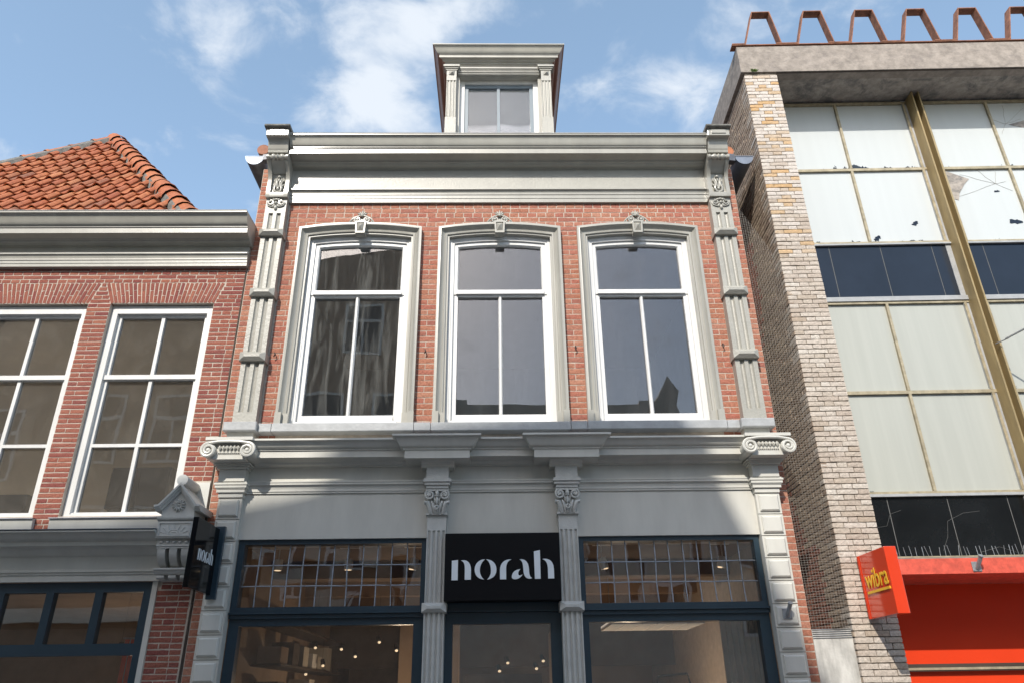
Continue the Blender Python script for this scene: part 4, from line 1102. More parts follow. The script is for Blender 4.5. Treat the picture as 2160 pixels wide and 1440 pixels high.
def gable_console():
    cx, hw = -2.998, .165
    mb = MB().box(cx-hw+.01, cx+hw-.01, -.26, 0, 2.90, 3.17)
    mb.loz(cx-hw, cx+hw, 2.985, 3.142, -.2605, -.300, -.304, .006, .006)
    k = mb.build('console', 'cast_grey', left)
    mb = MB()
    for x0, x1, z0, z1 in ((cx-hw+.018, cx+hw-.018, 3.000, 3.006), (cx-hw+.018, cx+hw-.018, 3.118, 3.124), (cx-hw+.018, cx-hw+.026, 3.006, 3.118), (cx+hw-.026, cx+hw-.018, 3.006, 3.118)): mb.box(x0, x1, -.312, -.3035, z0, z1)
    mb.build('panel_border', 'cast_grey', k)
    mb = MB()
    for rr in (.028, .048):
        mb.tube([(cx+rr*1.2*math.cos(math.pi*i/12), -.306, 3.014+rr*math.sin(math.pi*i/12)) for i in range(13)], .004, 5)
    for a in range(20, 165, 24):
        mb.tube([(cx+.07*math.cos(R(a))*1.3, -.306, 3.014+.05*math.sin(R(a))), (cx+.105*math.cos(R(a))*1.25, -.306, 3.02+.09*math.sin(R(a)))], .004, 4)
    mb.build('sunburst_carving', 'cast_grey', k)
    # band with buttons, then three scroll brackets and the foot mouldings
    MB().prof_x([(0, 2.905), (-.255, 2.905), (-.27, 2.92), (-.262, 2.93), (-.262, 2.984), (0, 2.984)], cx-hw+.006, cx+hw-.006).build('button_band', 'cast_grey', k)
    for i in range(5): MB().ell((cx-.115+i*.0575, -.264, 2.957), (.019, .014, .015)).build('button', 'cast_grey', k, smooth=True)
    for i in (-1, 0, 1):
        x = cx+i*.108
        MB().prof_x([(-.02, 2.735), (-.10, 2.738)]+[(-.10-.155*math.sin(math.pi/2*t/7), 2.745+.150*(1-math.cos(math.pi/2*t/7))) for t in range(1, 8)]+[(-.256, 2.904), (-.02, 2.904)], x-.035, x+.035).build('scroll_bracket', 'cast_grey', k, smooth=True, angle=40)
        MB().prof_x([(-.02, 2.640), (-.165, 2.640), (-.18, 2.652), (-.18, 2.672), (-.02, 2.675)], x-.034, x+.034).build('foot_block', 'cast_grey', k)
    MB().prof_x([(0, 2.676), (-.17, 2.676)]+arc((-.175, 2.68), (-.215, 2.715), 'cyma', 5)+[(-.218, 2.718), (-.218, 2.733), (0, 2.736)], cx-hw, cx+hw).build('foot_moulding', 'cast_grey', k)
    MB().box(cx-hw+.02, cx+hw-.02, -.10, -.001, 2.634, 2.904).build('corbel_back', 'cast_grey', k)
    MB().prof_x([(0, 3.143), (-.295, 3.143)]+arc((-.30, 3.146), (-.325, 3.170), 'ovolo', 4)+[(-.325, 3.182), (0, 3.184)], cx-hw-.006, cx+hw+.006).build('block_moulding', 'cast_grey', k)
    # small gable with raking mouldings
    MB().prof_y([(cx-hw+.015, 3.185), (cx+hw-.015, 3.185), (cx+hw-.015, 3.285), (cx, 3.455), (cx-hw+.015, 3.285)], -.29, 0).build('gable', 'cast_grey', k)
    rake = [(cx-hw-.045, 3.262), (cx-hw-.0, 3.268), (cx, 3.462), (cx+hw+.0, 3.268), (cx+hw+.045, 3.262)]
    mb = MB().sweep(rake, [(-.03, 0), (-.03, -.308), (-.012, -.318), (-.012, -.330), (.004, -.336), (.004, -.348), (.022, -.348), (.022, 0)], lambda a, b, h: (a, h, b))
    mb.build('raking_moulding', 'cast_grey', k)
    mb = MB(); mb.disc_y(cx, 3.288, .064, -.292, -.28, 24)
    for i in range(12):
        a = 2*math.pi*(i+.5)/12; mb.ell((cx+.038*math.sin(a), -.294, 3.288+.038*math.cos(a)), (.0085, .022, .026), a, 6, 4)
    mb.ell((cx, -.30, 3.288), (.012, .014, .012))
    mb.build('rosette', 'cast_grey', k, smooth=True, angle=50)
    MB().tube([(cx+.005, -.335, 3.522), (cx+.005, 0, 3.522)], .052, 16).build('ridge_roll', 'stone', k, smooth=True)
    MB().box(-3.075, -2.850, -.014, .0, 3.20, 3.582).build('stone_panel', 'stone', k)
gable_console()

def left_shopfront():
    mb = MB(); holes_boxes(mb, -8.2, -3.235, 0, 2.644, .02, .10, [])
    mb = MB()
    xs = [-3.318-.0, -3.690, -3.762, -4.142, -4.213, -4.597, -4.668, -5.05, -5.12, -5.5]
    top = [(xs[2*i+1], xs[2*i], 2.108, 2.556) for i in range(5)]
    holes_boxes(mb, -8.2, -3.235, 0, 2.644, .02, .10, top+[(-5.5, -3.310, .5, 2.008)])
    w = mb.build('shop_window', 'blue', left)
    MB().box(-3.234, -3.186, -.01, .06, 0, 2.644).build('shop_jamb', 'shop_grey_lifted', left)
    for a, b, c, d in top: MB().box(a-.002, b+.002, .055, .061, c-.002, d+.002).build('pane', 'glass_shop', w)
    MB().box(-5.5, -3.308, .055, .061, .5, 2.010).build('pane', 'glass_shop', w)
    mb = MB(); mb.box(-8.2, -3.0, .27, 6, 2.72, 2.76); mb.build('shop_ceiling', 'shop_wall', left)
    mb = MB(); mb.box(-8.2, -2.95, 5.6, 5.7, .03, 2.72); mb.build('shop_back_wall', 'shop_wall', left)
    MB().box(-2.95, -2.90, .27, 5.6, .03, 2.72).build('shop_side_wall', 'shop_wall', left)
    MB().box(-8.2, -2.95, .27, 5.6, .005, .028).build('shop_floor', 'floor_wood', left)
    MB().box(-8.4, -2.90, .27, 4.4, 5.66, 5.72).build('room_ceiling', 'tan_ceil', left)
    MB().box(-8.4, -2.90, .27, .55, 5.54, 5.655).build('ceiling_moulding', 'tan_ceil', left)
    MB().box(-8.4, -2.94, 2.2, 2.25, 3.15, 5.655).build('room_back_wall', 'tan_ceil', left)
    MB().box(-2.93, -2.90, .27, 4.3, 3.15, 5.66).build('room_side_wall', 'tan_ceil', left)
    MB().box(-8.4, -2.90, .27, 4.3, 3.10, 3.149).build('room_floor', 'floor_pale', left)
left_shopfront()

def pantile_mesh(mat='tile'):
    n = 11; L, Wd, th_ = .345, .206, .014
    prof = []
    for i in range(n):
        t = i/(n-1)
        h = -.018*math.sin(math.pi*t/.56) if t < .56 else .034*math.sin(math.pi*(t-.56)/.48)
        prof.append((t*Wd, h))
    vs = []; fs = []
    for s, lift in ((0, .040), (L, 0.)):
        for x, h in prof: vs.append((x, s, h+lift))
    for s, lift in ((0, .040), (L, 0.)):
        for x, h in prof: vs.append((x, s, h+lift-th_))
    for i in range(n-1):
        fs.append((i, i+1, n+i+1, n+i)); fs.append((2*n+i, 3*n+i, 3*n+i+1, 2*n+i+1)); fs.append((i, 2*n+i, 2*n+i+1, i+1))
    fs.append((0, n, 3*n, 2*n)); fs.append((n-1, 3*n-1, 4*n-1, 2*n-1))
    me = bpy.data.meshes.new('roof_tile'); me.from_pydata(vs, [], fs); me.materials.append(M[mat]); me.shade_smooth(); me.set_sharp_from_angle(angle=R(45))
    return me

def left_roof():
    be = R(55); O = Vector((0, -.15, 6.615)); ex = Vector((1, 0, 0)); es = Vector((0, math.cos(be), math.sin(be))); en = Vector((0, -math.sin(be), math.cos(be)))
    P = lambda x, s, n=0: O+ex*x+es*s+en*n
    A, B, C = (-3.49, 0), (-5.88, 3.45), (-8.2, 0)
    a, b, c = P(*A), P(*B), P(*C)
    back_r, back_l = Vector((-3.0, 6.0, 6.615)), Vector((-8.4, 6.0, 6.615)); ridge = Vector((b.x, 6, b.z))
    mb = MB().add([a, b, c, back_r, ridge, back_l], [(0, 1, 2), (0, 3, 4, 1), (2, 1, 4, 5), (3, 5, 4), (0, 2, 5, 3)])
    rf = mb.build('roof', 'far_roof', left)
    me = pantile_mesh()
    gx, gs = .186, .278
    rot = Matrix((ex, es, en)).transposed()
    rows = int(3.80/gs)+1
    for r in range(rows):
        s = -.06+r*gs
        sm = s+.17
        if sm > 3.40: break
        xr = A[0]+(B[0]-A[0])*max(sm, 0)/3.45; xl = C[0]+(B[0]-C[0])*max(sm, 0)/3.45
        xr2 = A[0]+(B[0]-A[0])*max(s+.30, 0)/3.45
        k0, k1 = int(math.ceil((xl-.1)/gx)), int(math.floor((xr2-.10)/gx))
        for k in range(k0, k1+1):
            x = k*gx
            if x < -7.6: continue
            o = bpy.data.objects.new('roof_tile', me); COL.objects.link(o)
            m = rot @ Matrix.Rotation(rnd.gauss(0, .012), 3, 'Z') @ Matrix.Rotation(rnd.gauss(0, .012), 3, 'X')
            mt = Matrix.Translation(P(x+rnd.gauss(0, .004), s+rnd.gauss(0, .006), .03+abs(rnd.gauss(0, .004)))) @ m.to_4x4()
            put(o, rf); o.matrix_local = mt
    # hip cap tiles, each flared over the next
    hm = MB(); n = 14; rings = []
    for zz, r_ in ((0, .140), (.035, .142), (.040, .127), (.34, .115)):
        for j in range(n):
            t = 2*math.pi*j/n; hm.v.append((r_*math.cos(t), r_*math.sin(t), zz))
    for i in range(3):
        for j in range(n): hm.f.append((i*n+j, i*n+(j+1) % n, (i+1)*n+(j+1) % n, (i+1)*n+j))
    ref = hm.build('hip_tile', 'tile', rf, smooth=True, angle=40)
    hme = ref.data; first = True
    for p0, p1, cnt, fat in ((P(A[0]-.02, .02, .0), P(B[0], B[1], .02), 16, 1.), (P(C[0], 0, 0), P(B[0], B[1], .02), 12, .72)):
        d = (p1-p0); ln = d.length; q = d.to_track_quat('Z', 'Y').to_matrix().to_4x4()
        for k in range(cnt):
            pos = p0+d*((k+.0)/cnt)
            if pos.x < -7.6: continue
            if first: o = ref; first = False
            else: o = bpy.data.objects.new('hip_tile', hme); COL.objects.link(o); put(o, rf)
            o.matrix_local = Matrix.Translation(pos+Vector((rnd.gauss(0, .004), rnd.gauss(0, .004), -.01+rnd.gauss(0, .004)))) @ q @ Matrix.Diagonal((fat, fat, ln/cnt*1.18/.34, 1))
    # mortar bedding under the caps
    for p0, p1 in ((P(A[0]-.05, .0, -.02), P(B[0], B[1]-.05, -.02)), (P(C[0]+.05, 0, -.02), P(B[0], B[1]-.05, -.02))):
        MB().tube([p0, p0.lerp(p1, .5), p1], .125, 8).build('hip_bedding', 'slate', rf)
left_roof()

# ================================================================== the right building
RB_LOC, RB_ROT = (3.233, -.10, 0), R(-1.6)
rb = thing('commercial_building', 'run-down modern shop building with pale brick pier, concrete top beam and painted-over glazing', 'building', RB_LOC, RB_ROT, local=True)
RBM = Matrix.Translation(RB_LOC) @ Matrix.Rotation(RB_ROT, 4, 'Z')
PW = .430; GY = .585; ZS = 8.93; RX = 6.5

def right_pier():
    mb = MB().box(.015, PW-.008, .012, .60, 0, ZS); mb.box(.016, .20, .602, 7.0, 0, ZS); mb.box(.21, RX, 6.8, 7, 0, ZS)
    wall = mb.build('brick_pier', 'mortar_dark', rb)
    ch = .0545; it = []
    n = int(ZS/ch)
    pal = lambda z: ('brick_ochre' if rnd.random() < min(1, max(0, (z-6.0)/1.2)) else 'brick_pale')
    for r in range(14, n):
        z = r*ch+ch/2
        if z > ZS-.02: break
        pat = [.163, .102, .165] if r % 2 else [.106, .218, .106]
        x = 0
        for q, w in enumerate(pat):
            ww = w+rnd.uniform(-.006, .006); e = x+ww if q < 2 else PW
            it.append(((x+e)/2, rnd.uniform(-.003, .003), z+rnd.uniform(-.0015, .0015), e-x-.008, ch-.0095+rnd.uniform(-.0015, .0012), .06, 0, 0, pal(z)))
            x = e
        # right flank of the pier beside the glazing, and the long side wall towards the gap
        depth = 1.75 if z < 7.0 else 3.6
        y = .0
        k = 0
        while y < depth:
            L = (.10 if (r % 2 == 0 and k == 0) else .215) if r % 3 else (.105 if k % 2 else .215)
            L += rnd.uniform(-.008, .008)
            red = y > .93+.25*math.sin(z*1.7)+(.0 if z > 3 else -.35)
            it.append((rnd.uniform(-.003, .003), y+L/2, z+rnd.uniform(-.0015, .0015), L-.007, ch-.0135, .06, R(-90), 0, 'brick_side_red' if red else ('brick_pale' if y < .06 and rnd.random() < .5 else 'brick_side')))
            y += L; k += 1
    lay_bricks(it, wall, RBM)
    MB().box(PW-.03, PW-.006, .06, GY+.3, .4, ZS-.002).build('pier_flank', 'brick_side', rb)
right_pier()

def top_beam():
    mb = MB().box(-.035, RX, -.015, .14, ZS, 9.375)
    b = mb.build('concrete_beam', 'concrete', rb)
    MB().box(-.034, .25, .141, 7.0, ZS, 9.372).build('side_beam', 'concrete', b)
    MB().box(.251, RX, .141, GY+.30, ZS+.012, 9.30).build('soffit', 'soffit', b)
    MB().box(PW, RX, .0, .012, ZS-.012, ZS-.001).build('drip_edge', 'shop_dark', b)
    MB().box(.251, RX, GY+.301, 7, 9.0, 9.30).build('flat_roof', 'soffit', rb)
    # rusty rail with the bent trapezoid fins on top
    MB().box(-.09, RX, -.025, .085, 9.400, 9.412).build('crest_rail', 'rust', rb)
    x = .09
    while x < RX:
        MB().box(x-.012, x+.012, .0, .03, 9.376, 9.399).build('rail_stud', 'rust', rb); x += 1.05
    per = .7025; k = 0
    while True:
        x0 = -.035+k*per
        if x0 > RX-.6: break
        c = [(x0-.22 if k == 0 else x0-.165, 9.416), (x0+.135, 9.416), (x0+.300, 10.0), (x0+.525, 10.0), (x0+.600, 9.416)]
        if k == 0: c[0] = (-.085, 9.416)
        pr = [(a, b) for a, b in c]
        out = []
        t = .013
        pts = pr
        ring = MB()
        ring.sweep(pts, [(0, -.03), (0, .085), (t, .085), (t, -.03)], lambda a, b, h: (a, h, b))
        ring.build('crest_fin', 'rust', rb); k += 1
    # tuft of weeds on the ledge
top_beam()

def curtain_wall():
    cols = [(PW-.02, 1.370), (1.402, 2.300), (2.590, 3.420), (3.452, 4.36), (4.65, 5.5)]
    zr = [(7.785, 8.865, 'pane_white'), (6.655, 7.745, 'pane_white'), (4.680, 5.780, 'pane_grey'), (3.535, 4.640, 'pane_grey')]
    for (x0, x1) in cols:
        for (z0, z1, m) in zr:
            MB().box(x0-.004, x1+.004, GY, GY+.012, z0-.004, z1+.004).build('pane', m, rb)
    mb = MB()
    y0, y1 = GY-.030, GY-.001
    for z0, z1 in ((8.866, 8.905), (7.746, 7.784), (6.625, 6.654), (5.781, 5.812), (4.641, 4.679), (3.508, 3.534)):
        MB().box(PW-.01, RX, y0, y1, z0, z1).build('glazing_transom', 'gold_pale', rb)
    for xa, xb in ((1.371, 1.401), (2.301, 2.330), (2.560, 2.589), (3.421, 3.451), (4.361, 4.39)):
        for z0, z1 in ((7.785, 8.865), (6.655, 7.745), (4.680, 5.780), (3.535, 4.640)):
            MB().box(xa, xb, y0-.003, y1, z0, z1).build('glazing_mullion', 'gold_pale', rb)
    # dark spandrel panels with thin joints
    for z0, z1, m in ((5.872, 6.600, 'spandrel'), (2.765, 3.478, 'spandrel_black')):
        x = PW-.20
        while x < RX:
            MB().box(x+.003, x+.627, GY-.012, GY+.01, z0, z1).build('spandrel_panel', m, rb); x += .633
        MB().box(PW-.02, RX, GY-.0095, GY+.02, z0+.002, z1-.002).build('spandrel_joint', 'crack', rb)
    for z0, z1 in ((6.601, 6.624), (5.813, 5.871), (3.479, 3.507)):
        MB().box(PW-.01, RX, GY-.045, GY-.001, z0, z1).build('ledge_strip', 'sill', rb)
    MB().box(PW-.02, RX, GY+.03, GY+.05, 2.77, ZS).build('curtain_backing', 'shop_dark', rb)
    # bronze fin pairs running the full height
    for fx in (2.372, 4.44):
        for d in (0, .088):
            MB().box(fx+d-.009, fx+d+.009, .395, GY-.001, 2.83, ZS-.001).build('bronze_fin', 'gold', rb)
        MB().box(fx+.0095, fx+.0785, GY-.06, GY-.002, 2.83, ZS-.001).build('fin_web', 'gold', rb)
        MB().box(fx-.072, fx-.0095, GY-.02, GY-.0015, 2.83, ZS-.002).build('fin_backing', 'sill', rb)
        MB().box(fx+.0975, fx+.20, GY-.02, GY-.0015, 2.83, ZS-.002).build('fin_backing', 'sill', rb)
    # cracked glass: radiating fractures and a missing corner
    def crack(x, z, rays, y, name='glass_crack'):
        mb = MB()
        for a, l in rays:
            pts = [(x, y, z)]
            n = 4; aa = R(a)
            for i in range(1, n+1): pts.append((x+math.cos(aa)*l*i/n+rnd.uniform(-.008, .008), y, z+math.sin(aa)*l*i/n+rnd.uniform(-.008, .008)))
            mb.tube(pts, .0018, 4)
        mb.build(name, 'wire', rb)
    crack(3.20, 7.52, [(160, .45), (200, .55), (75, .2), (-35, .22), (130, .3), (15, .15)], GY-.002)
    crack(3.62, 8.50, [(150, .2), (80, .33), (20, .25), (-120, .2), (40, .5)], GY-.002)
    MB().prof_y([(2.592, 7.74), (2.60, 7.74), (2.88, 7.60), (2.80, 7.52), (2.70, 7.38), (2.66, 7.27), (2.592, 7.30)], GY-.006, GY-.001).build('broken_corner', 'soffit', rb)
    MB().prof_y([(3.66, 8.49), (4.10, 8.62), (4.34, 8.66), (4.34, 8.25), (4.05, 8.38)], GY-.006, GY-.001).build('broken_corner', 'soffit', rb)
    for cx, cz, s in ((2.02, 6.93, .045), (3.28, 6.93, .07), (1.50, 6.72, .05), (3.18, 7.40, .03), (1.45, 7.80, .03)):
        p1, p2 = rnd.uniform(0, 6), rnd.uniform(0, 6)
        rad = lambda a: s*(.75+.28*math.sin(2*a+p1)+.16*math.sin(5*a+p2)+rnd.uniform(-.06, .06))
        pts = [(cx+rad(a)*math.cos(a)*1.15, cz+rad(a)*math.sin(a)*.8) for a in [i*math.pi/10 for i in range(20)]]
        MB().prof_y(pts, GY-.004, GY-.001).build('paint_flake_hole', 'spandrel', rb)
    for x0, x1, z0, hh in ((1.41, 1.66, 7.786, .075), (1.74, 1.98, 7.786, .055), (2.08, 2.29, 7.786, .06), (1.41, 1.52, 6.656, .05), (3.0, 3.12, 7.786, .04), (1.28, 1.366, 7.786, .06)):
        n = 14; pts = [(x0, z0)]+[(x0+(x1-x0)*i/n, z0+hh*(rnd.uniform(.15, 1)*math.sin(math.pi*(i+.3)/(n+.6)))) for i in range(n+1)]+[(x1, z0)]
        MB().prof_y(pts, GY-.0035, GY-.0005).build('paint_flake_hole', 'spandrel', rb)
    for pts in ([(.50, 3.25), (.66, 3.16), (.80, 3.18), (.86, 3.30), (.98, 3.34)], [(1.32, 2.92), (1.40, 3.06), (1.44, 3.22), (1.62, 3.30), (1.80, 3.32)], [(1.7, 2.9), (1.9, 2.95), (2.1, 2.88), (2.25, 3.1), (2.5, 3.2)]):
        MB().tube([(a, GY-.012, b) for a, b in pts], .0014, 4).build('glass_crack', 'crack', rb)
curtain_wall()

def red_front():
    MB().box(PW-.02, RX, -.005, .75, 2.612, 2.752).build('red_beam', 'red_old', rb)
    MB().box(PW-.02, RX, .753, .80, .2, 2.612).build('red_panel', 'red', rb)
    MB().box(PW-.0, RX, .700, .7525, 1.795, 1.862).build('shutter_slot', 'shop_dark', rb)
    MB().box(PW-.0, RX, .692, .6995, 1.806, 1.828).build('shutter_rail', 'gold_pale', rb)
    MB().box(PW-.02, RX, .0, GY+.10, 2.7535, 2.763).build('ledge', 'concrete', rb)
    # bird spikes
    MB().box(PW+.03, RX, -.002, .012, 2.764, 2.776).build('spike_rail', 'gold_pale', rb)
    x = PW+.06; mb = MB()
    while x < 3.6:
        lean = rnd.gauss(0, .012)
        MB().tube([(x, .005, 2.776), (x+lean, .005+rnd.gauss(0, .008), 2.865+rnd.uniform(-.01, .012))], .0025, 4).build('bird_spike', 'steel', rb); x += rnd.uniform(.018, .085)
red_front()

def flag_holder(name, label, p, mat, lean):
    t = thing(name, label, 'flag holder', p)
    x, y, z = p
    bevel_box('plate', 'steel', t, x-.042, x+.042, y-.010, y, z-.045, z+.045, .003)
    MB().tube([(x, y-.008, z-.018), (x+lean, y-.10, z+.085)], .019, 12).build('socket', 'steel', t, smooth=True)
    MB().tube([(x+lean*.96, y-.096, z+.080), (x+lean, y-.101, z+.086)], .023, 12).build('rim', 'steel', t, smooth=True)
    for a in (-1, 1):
        for b in (-1, 1): MB().ell((x+a*.032, y-.011, z+b*.034), (.005, .004, .005), 0, 6, 4).build('bolt', 'steel', t)
flag_holder('flag_holder', 'steel flag holder bolted to the right rusticated grey pier', (2.632, -.146, 2.275), 'steel', .012)
flag_holder('flag_holder', 'steel flag holder bolted to the red beam', (4.50, -.141, 2.672), 'steel', .012)

# ================================================================== small things
def netting():
    mb = MB(); c = .024; y0, y1 = .035, -.055; x0, x1 = 2.890, 3.238
    def pt(u, z):
        # the net bellies slightly
        return (x0+(x1-x0)*u, y0+(y1-y0)*u+.03*math.sin(z*1.9)*math.sin(u*3.1), z)
    zt = lambda u: 6.95-.9*u
    def bar(p, q, r=.0009):
        p, q = Vector(p), Vector(q); d = (q-p).normalized(); a = d.cross(Vector((0, 1, 0))).normalized()*r; b = Vector((0, r, 0))
        mb.hex([p-a-b, p+a-b, p+a+b, p-a+b], [q-a-b, q+a-b, q+a+b, q-a+b])
    nu = int((x1-x0)/c)
    for i in range(nu+1):
        u = i/nu; z = 2.15; top = zt(u)
        while z < top: bar(pt(u, z), pt(u, min(z+.3, top))); z += .3
    z = 2.15
    while z < 6.9:
        um = 1 if z < 6.05 else max(.05, (6.95-z)/.9)
        n = 3
        for k in range(n): bar(pt(um*k/n, z+.004*math.sin(z*40)), pt(um*(k+1)/n, z+.004*math.sin(z*40)))
        z += c
    o = mb.build('bird_netting', 'wire'); tag(o, 'fine wire bird netting closing the narrow gap between the houses', 'netting'); rebase(o, (3.06, 0, 2.15))
    o = MB().prof_z([(2.892, .004), (3.236, -.050), (3.236, -.040), (2.892, .014)], 0, 2.15).build('cement_board', 'sheet')
    t = tag(o, 'stained grey cement board blocking the foot of the gap', 'board'); rebase(o, (3.06, 0, 0))
    mb = MB()
    for k in range(5): mb.tube([(2.893, .0, 2.145-.018*k), (3.235, -.054, 2.145-.018*k)], .005, 4)
    mb.build('fixing_wire', 'steel', o).location = (-3.06, 0, 0)
netting()

def weeds():
    mb = MB(); g = random.Random(3)
    for k in range(46):
        a = g.uniform(0, 6.28); l = g.uniform(.02, .05); b = Vector((3.355+g.gauss(0, .018), -.135, 8.925+g.gauss(0, .008)))
        tip = b+Vector((math.cos(a)*l, -abs(math.sin(a))*l*.6, g.uniform(-.01, .04)))
        s = Vector((-math.sin(a), 0, math.cos(a)))*.006
        mb.add([b-s*.3, b+s*.3, (b+tip)/2+s+Vector((0, -.004, 0)), tip, (b+tip)/2-s], [(0, 1, 2), (0, 2, 4), (2, 3, 4)])
    o = mb.build('weed_tuft', 'moss'); tag(o, 'small green weed growing under the concrete beam', 'weed'); rebase(o, (3.355, -.13, 8.925))
weeds()

def span_wire():
    t = thing('span_wire', 'thin steel street wire anchored to the bronze fin', 'wire', (5.66, .22, 5.16))
    MB().tube([(5.655, .235, 5.165), (5.72, .10, 5.17)], .007, 6).build('eye_bolt', 'steel', t)
    MB().tube([(5.70, .12, 5.17), (5.84, -.18, 5.205)], .011, 6).build('turnbuckle', 'steel', t)
    MB().tube([(5.84, -.18, 5.205), (7.5, -3.7, 5.75), (9.2, -8.6, 6.6)], .005, 5).build('cable', 'steel', t)
span_wire()

# shop lamps, seen through the glass
def track_lamp(x, y, z, label, lean=.0):
    t = thing('track_spotlight', label, 'lamp', (x, y, z), group='white cylinder spotlights behind the leaded glass')
    MB().tube([(x+lean, y, z-.052), (x-lean, y, z+.052)], .043, 18).build('lamp_body', 'lamp_white', t, smooth=True, angle=50)
    MB().tube([(x+lean*1.02, y, z-.054), (x+lean, y, z-.050)], .034, 14).build('lens', 'bulb', t)
    MB().tube([(x-lean, y, z+.05), (x-lean, y, 3.02)], .006, 6).build('stem', 'lamp_white', t)
    MB().box(x-.10, x+.10, y-.02, y+.02, 3.02, 3.055).build('track', 'lamp_white', t)
track_lamp(-2.232, .5, 2.860, 'white cylinder spotlight behind left leaded window, nearest the left pier')
track_lamp(-1.522, .5, 2.858, 'white cylinder spotlight behind the middle of the left leaded window')
track_lamp(-.863, .5, 2.856, 'tilted white cylinder spotlight at the right end of the left leaded window', -.012)
track_lamp(1.068, .5, 2.842, 'tilted white cylinder spotlight at the left end of the right leaded window', .014)
track_lamp(2.284, .5, 2.842, 'white cylinder spotlight at the right end of the right leaded window', -.014)

def ceiling_spot(x, y, z, grp, label):
    t = thing('ceiling_spotlight', label, 'lamp', (x, y, z), group=grp)
    MB().tube([(x, y, z+.075), (x+.02, y-.03, z+.012)], [.024, .030], 12).build('lamp_body', 'black_matt', t, smooth=True)
    MB().ell((x+.02, y-.032, z+.004), (.020, .020, .016), 0, 10, 6).build('lens', 'bulb', t, smooth=True)
    MB().tube([(x, y, z+.07), (x, y+.01, 2.88)], .0012, 4).build('cord', 'black_matt', t)
GL = 'glowing spotlights deep in the left shop window'
for x, z, w in ((-2.36, 2.226, 'topmost on the left of'), (-2.028, 2.205, 'second highest left of centre among'), (-1.845, 2.116, 'midmost of'), (-1.552, 2.282, 'highest of'),
                (-1.327, 2.181, 'rightmost of'), (-2.244, 2.015, 'second lowest of'), (-2.45, 1.918, 'lowest of')):
    ceiling_spot(x, 3.0, z, GL, 'small warm spotlight, %s those inside the left shop window' % w)
GD = 'glowing spotlights seen through the door'
for x, z, w in ((-.015, 1.924, 'lowest and leftmost'), (.09, 2.018, 'second from the left'), (.541, 2.035, 'highest and rightmost'), (.453, 1.947, 'second from the right')):
    ceiling_spot(x, 3.0, z, GD, 'small warm spotlight behind the shop door, %s of four' % w)
ceiling_spot(-3.98, 1.2, 2.12, None, 'single warm spotlight behind the left house shop window')
for x, y, z, e in ((-1.2, 2.6, 1.5, 12), (.2, 3.9, 1.5, 7), (1.6, 2.6, 1.5, 12), (-4.3, 2.6, 1.3, 12)):
    l = bpy.data.lights.new('shop_lamp', 'POINT'); l.energy = e; l.color = (1, .76, .52); l.shadow_soft_size = .02
    o = bpy.data.objects.new('shop_lamp', l); COL.objects.link(o); o.location = (x, y, z)

def ceiling_grille():
    t = thing('ceiling_light_panel', 'square louvred ceiling light panel inside the right shop window', 'lamp', (1.76, 1.9, 2.33))
    MB().box(1.24, 2.28, 1.45, 2.35, 2.365, 2.385).build('diffuser', 'panel_light', t)
    for k in range(7): MB().box(1.24+k*.172, 1.252+k*.172, 1.45, 2.35, 2.335, 2.364).build('louvre', 'lamp_white', t)
    for k in range(6): MB().box(1.2525, 2.28, 1.45+k*.178, 1.46+k*.178, 2.337, 2.363).build('cross_louvre', 'lamp_white', t)
    for sx in (1.3, 2.2):
        MB().tube([(sx, 1.9, 2.385), (sx, 1.9, 3.06)], .004, 4).build('hanger', 'steel', t)
ceiling_grille()

def curtain():
    pts = []
    for i in range(61):
        u = i/60; pts.append((2.16+.50*u, .42+.028*math.sin(u*2*math.pi*9)+.01*math.sin(u*31)))
    mb = MB(); n = len(pts)
    vs = [(x, y, .1) for x, y in pts]+[(x, y, 2.30) for x, y in pts]
    vs += [(x, y+.004, .1) for x, y in pts]+[(x, y+.004, 2.30) for x, y in pts]
    mb.add(vs, [(i, i+1, n+i+1, n+i) for i in range(n-1)]+[(2*n+i, 3*n+i, 3*n+i+1, 2*n+i+1) for i in range(n-1)]+[(n+i, n+i+1, 3*n+i+1, 3*n+i) for i in range(n-1)])
    o = mb.build('curtain', 'curtain', smooth=True, angle=80); tag(o, 'pleated grey beige curtain at the right edge of the right shop window', 'curtain'); rebase(o, (2.4, .42, .1))
curtain()

def clothes_rack():
    t = thing('clothes_rack', 'dark clothes rack silhouette low inside the right shop window', 'rack', (1.75, 1.1, .03))
    MB().tube([(1.35, 1.1, .03), (1.35, 1.1, 1.66), (2.1, 1.1, 1.72), (2.1, 1.1, .03)], .018, 8).build('rail_frame', 'shop_dark', t)
    for k, x in enumerate((1.42, 1.55, 1.66, 1.80, 1.92, 2.02)):
        MB().prof_y([(x-.02, 1.0), (x+.02, .9), (x+.05, 1.3), (x+.03, 1.60), (x, 1.66), (x-.03, 1.60), (x-.05, 1.3)], .92, 1.28).build('garment', 'shop_dark', t)
    MB().tube([(1.62, 1.1, 1.70), (1.64, 1.1, 1.80), (1.95, 1.1, 1.82), (1.97, 1.1, 1.72)], .012, 6).build('top_rail', 'shop_dark', t)
clothes_rack()

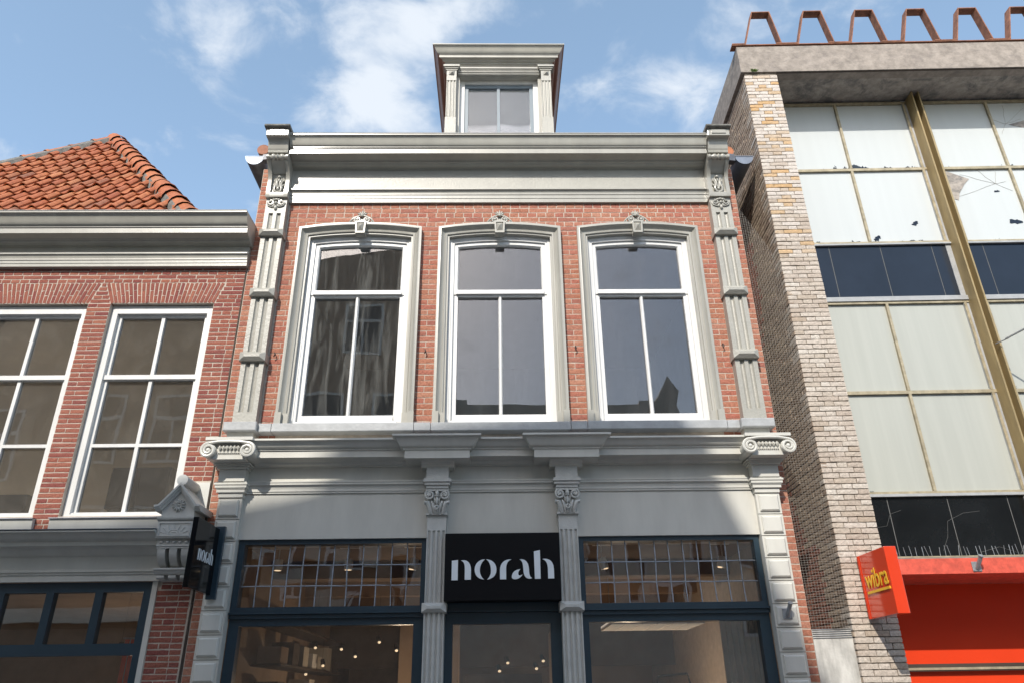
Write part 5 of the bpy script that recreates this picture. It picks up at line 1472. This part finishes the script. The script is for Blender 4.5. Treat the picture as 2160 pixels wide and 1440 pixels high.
def dark_box(x0, x1, z0, z1, label):  # boxes added to stand for dark, reflection-like shapes in the panes
    t = thing('dark_box', label, 'dark_box', ((x0+x1)/2, .7, z0), group='added dark boxes behind the left house windows')
    bevel_box('box_body', 'dark_box', t, x0, x1, .55, 1.05, z0, z1, .008)
    bevel_box('door', 'dark_box', t, x0+.02, (x0+x1)/2-.004, .535, .549, z0+.03, z1-.03, .003)
    bevel_box('door', 'dark_box', t, (x0+x1)/2+.004, x1-.02, .535, .549, z0+.03, z1-.03, .003)
    for sx in (x0+.04, x1-.04): MB().box(sx-.02, sx+.02, .60, 1.0, 3.15, z0).build('leg', 'dark_box', t)
dark_box(-4.14, -3.50, 3.46, 3.905, 'added dark navy box standing behind the six-pane window nearest the grey shopfront')
dark_box(-5.70, -4.96, 3.42, 3.625, 'low dark cabinet behind the six-pane window at the photo\'s left edge')

def banner():
    t = thing('shop_banner', 'narrow orange red banner behind the left house shop window', 'banner', (-3.52, .42, .3))
    MB().box(-3.58, -3.48, .41, .418, 1.55, 2.17).build('cloth', 'red', t)
    MB().tube([(-3.60, .414, 2.18), (-3.46, .414, 2.18)], .008, 6).build('rod', 'steel', t)
    MB().tube([(-3.53, .414, .03), (-3.53, .414, 2.18)], .008, 6).build('pole', 'steel', t)
banner()

# ================================================================== the row across the street (seen in the glass, and shading the shopfronts)
def opposite(label, prof, y, depth, mat, wins, roofmat='far_roof', name='street_house', extra=None):
    xs = [p[0] for p in prof]
    t = thing(name, label, 'house', ((min(xs)+max(xs))/2, y, 0), group=None)
    w = MB().prof_y(prof, y-depth, y).build('wall', mat, t)
    for (cx, z0, wd, hg) in wins:
        mb = MB(); holes_boxes(mb, cx-wd/2, cx+wd/2, z0, z0+hg, y+.001, y+.06, [(cx-wd/2+.07, cx-.03, z0+.07, z0+hg*.62), (cx+.03, cx+wd/2-.07, z0+.07, z0+hg*.62), (cx-wd/2+.07, cx+wd/2-.07, z0+hg*.67, z0+hg-.07)])
        f = mb.build('window', 'white', t)
        MB().box(cx-wd/2+.05, cx+wd/2-.05, y+.002, y+.02, z0+.05, z0+hg-.05).build('pane', 'spandrel', f)
    return t
OY = -12.0
a = opposite('tall brown brick house across the street mirrored in the left windows',
             [(-12.0, 0), (-1.75, 0), (-1.75, 11.4), (-1.52, 11.9), (-1.5, 12.40), (-1.68, 13.0), (-1.87, 13.4), (-2.05, 13.95), (-2.2, 14.10), (-2.9, 14.15), (-4.9, 13.92), (-5.37, 13.76), (-5.63, 13.56), (-5.83, 13.41), (-6.2, 13.33), (-6.6, 13.26), (-7.9, 13.14), (-12.0, 13.0)], OY, 5.5, 'far_brick',
             [(x, z, 1.2, 2.0) for z in (4.3, 7.4) for x in (-10.9, -8.9, -6.9, -4.9, -2.9)]+[(-3.9, 10.6, 1.1, 1.6)])
MB().box(-12.0, -1.75, OY+.001, OY+.25, 3.4, 3.75).build('string_course', 'far_cream', a)
MB().box(-12.0, -6.0, OY+.001, OY+.12, 12.7, 12.95).build('eaves_board', 'far_cream', a)
b = opposite('lower cream house across the street mirrored in the right windows',
             [(-1.74, 0), (5.1, 0), (5.1, 8.7), (5.02, 9.0), (5.13, 9.42), (5.03, 9.55), (4.84, 9.86), (4.47, 9.18), (4.45, 9.12), (3.97, 9.12), (3.95, 9.0), (-.86, 9.06), (-.88, 9.2), (-1.74, 9.2)], OY, 5.0, 'far_cream',
             [(x, z, 1.2, 2.0) for z in (3.4, 6.4) for x in (-.7, 1.3, 3.3)])
opposite('far left brick house across the street', [(-22, 0), (-12.01, 0), (-12.01, 12.9), (-22, 12.9)], OY-.02, 5.0, 'far_brick', [(x, z, 1.2, 2.0) for z in (3.9, 7.0) for x in (-13.6, -15.8)])
opposite('far right low house across the street', [(5.11, 0), (18, 0), (18, 7.4), (12, 8.2), (5.11, 7.4)], OY-.02, 5.0, 'far_cream', [(x, z, 1.2, 1.9) for z in (2.9, 5.2) for x in (6.6, 8.8)])
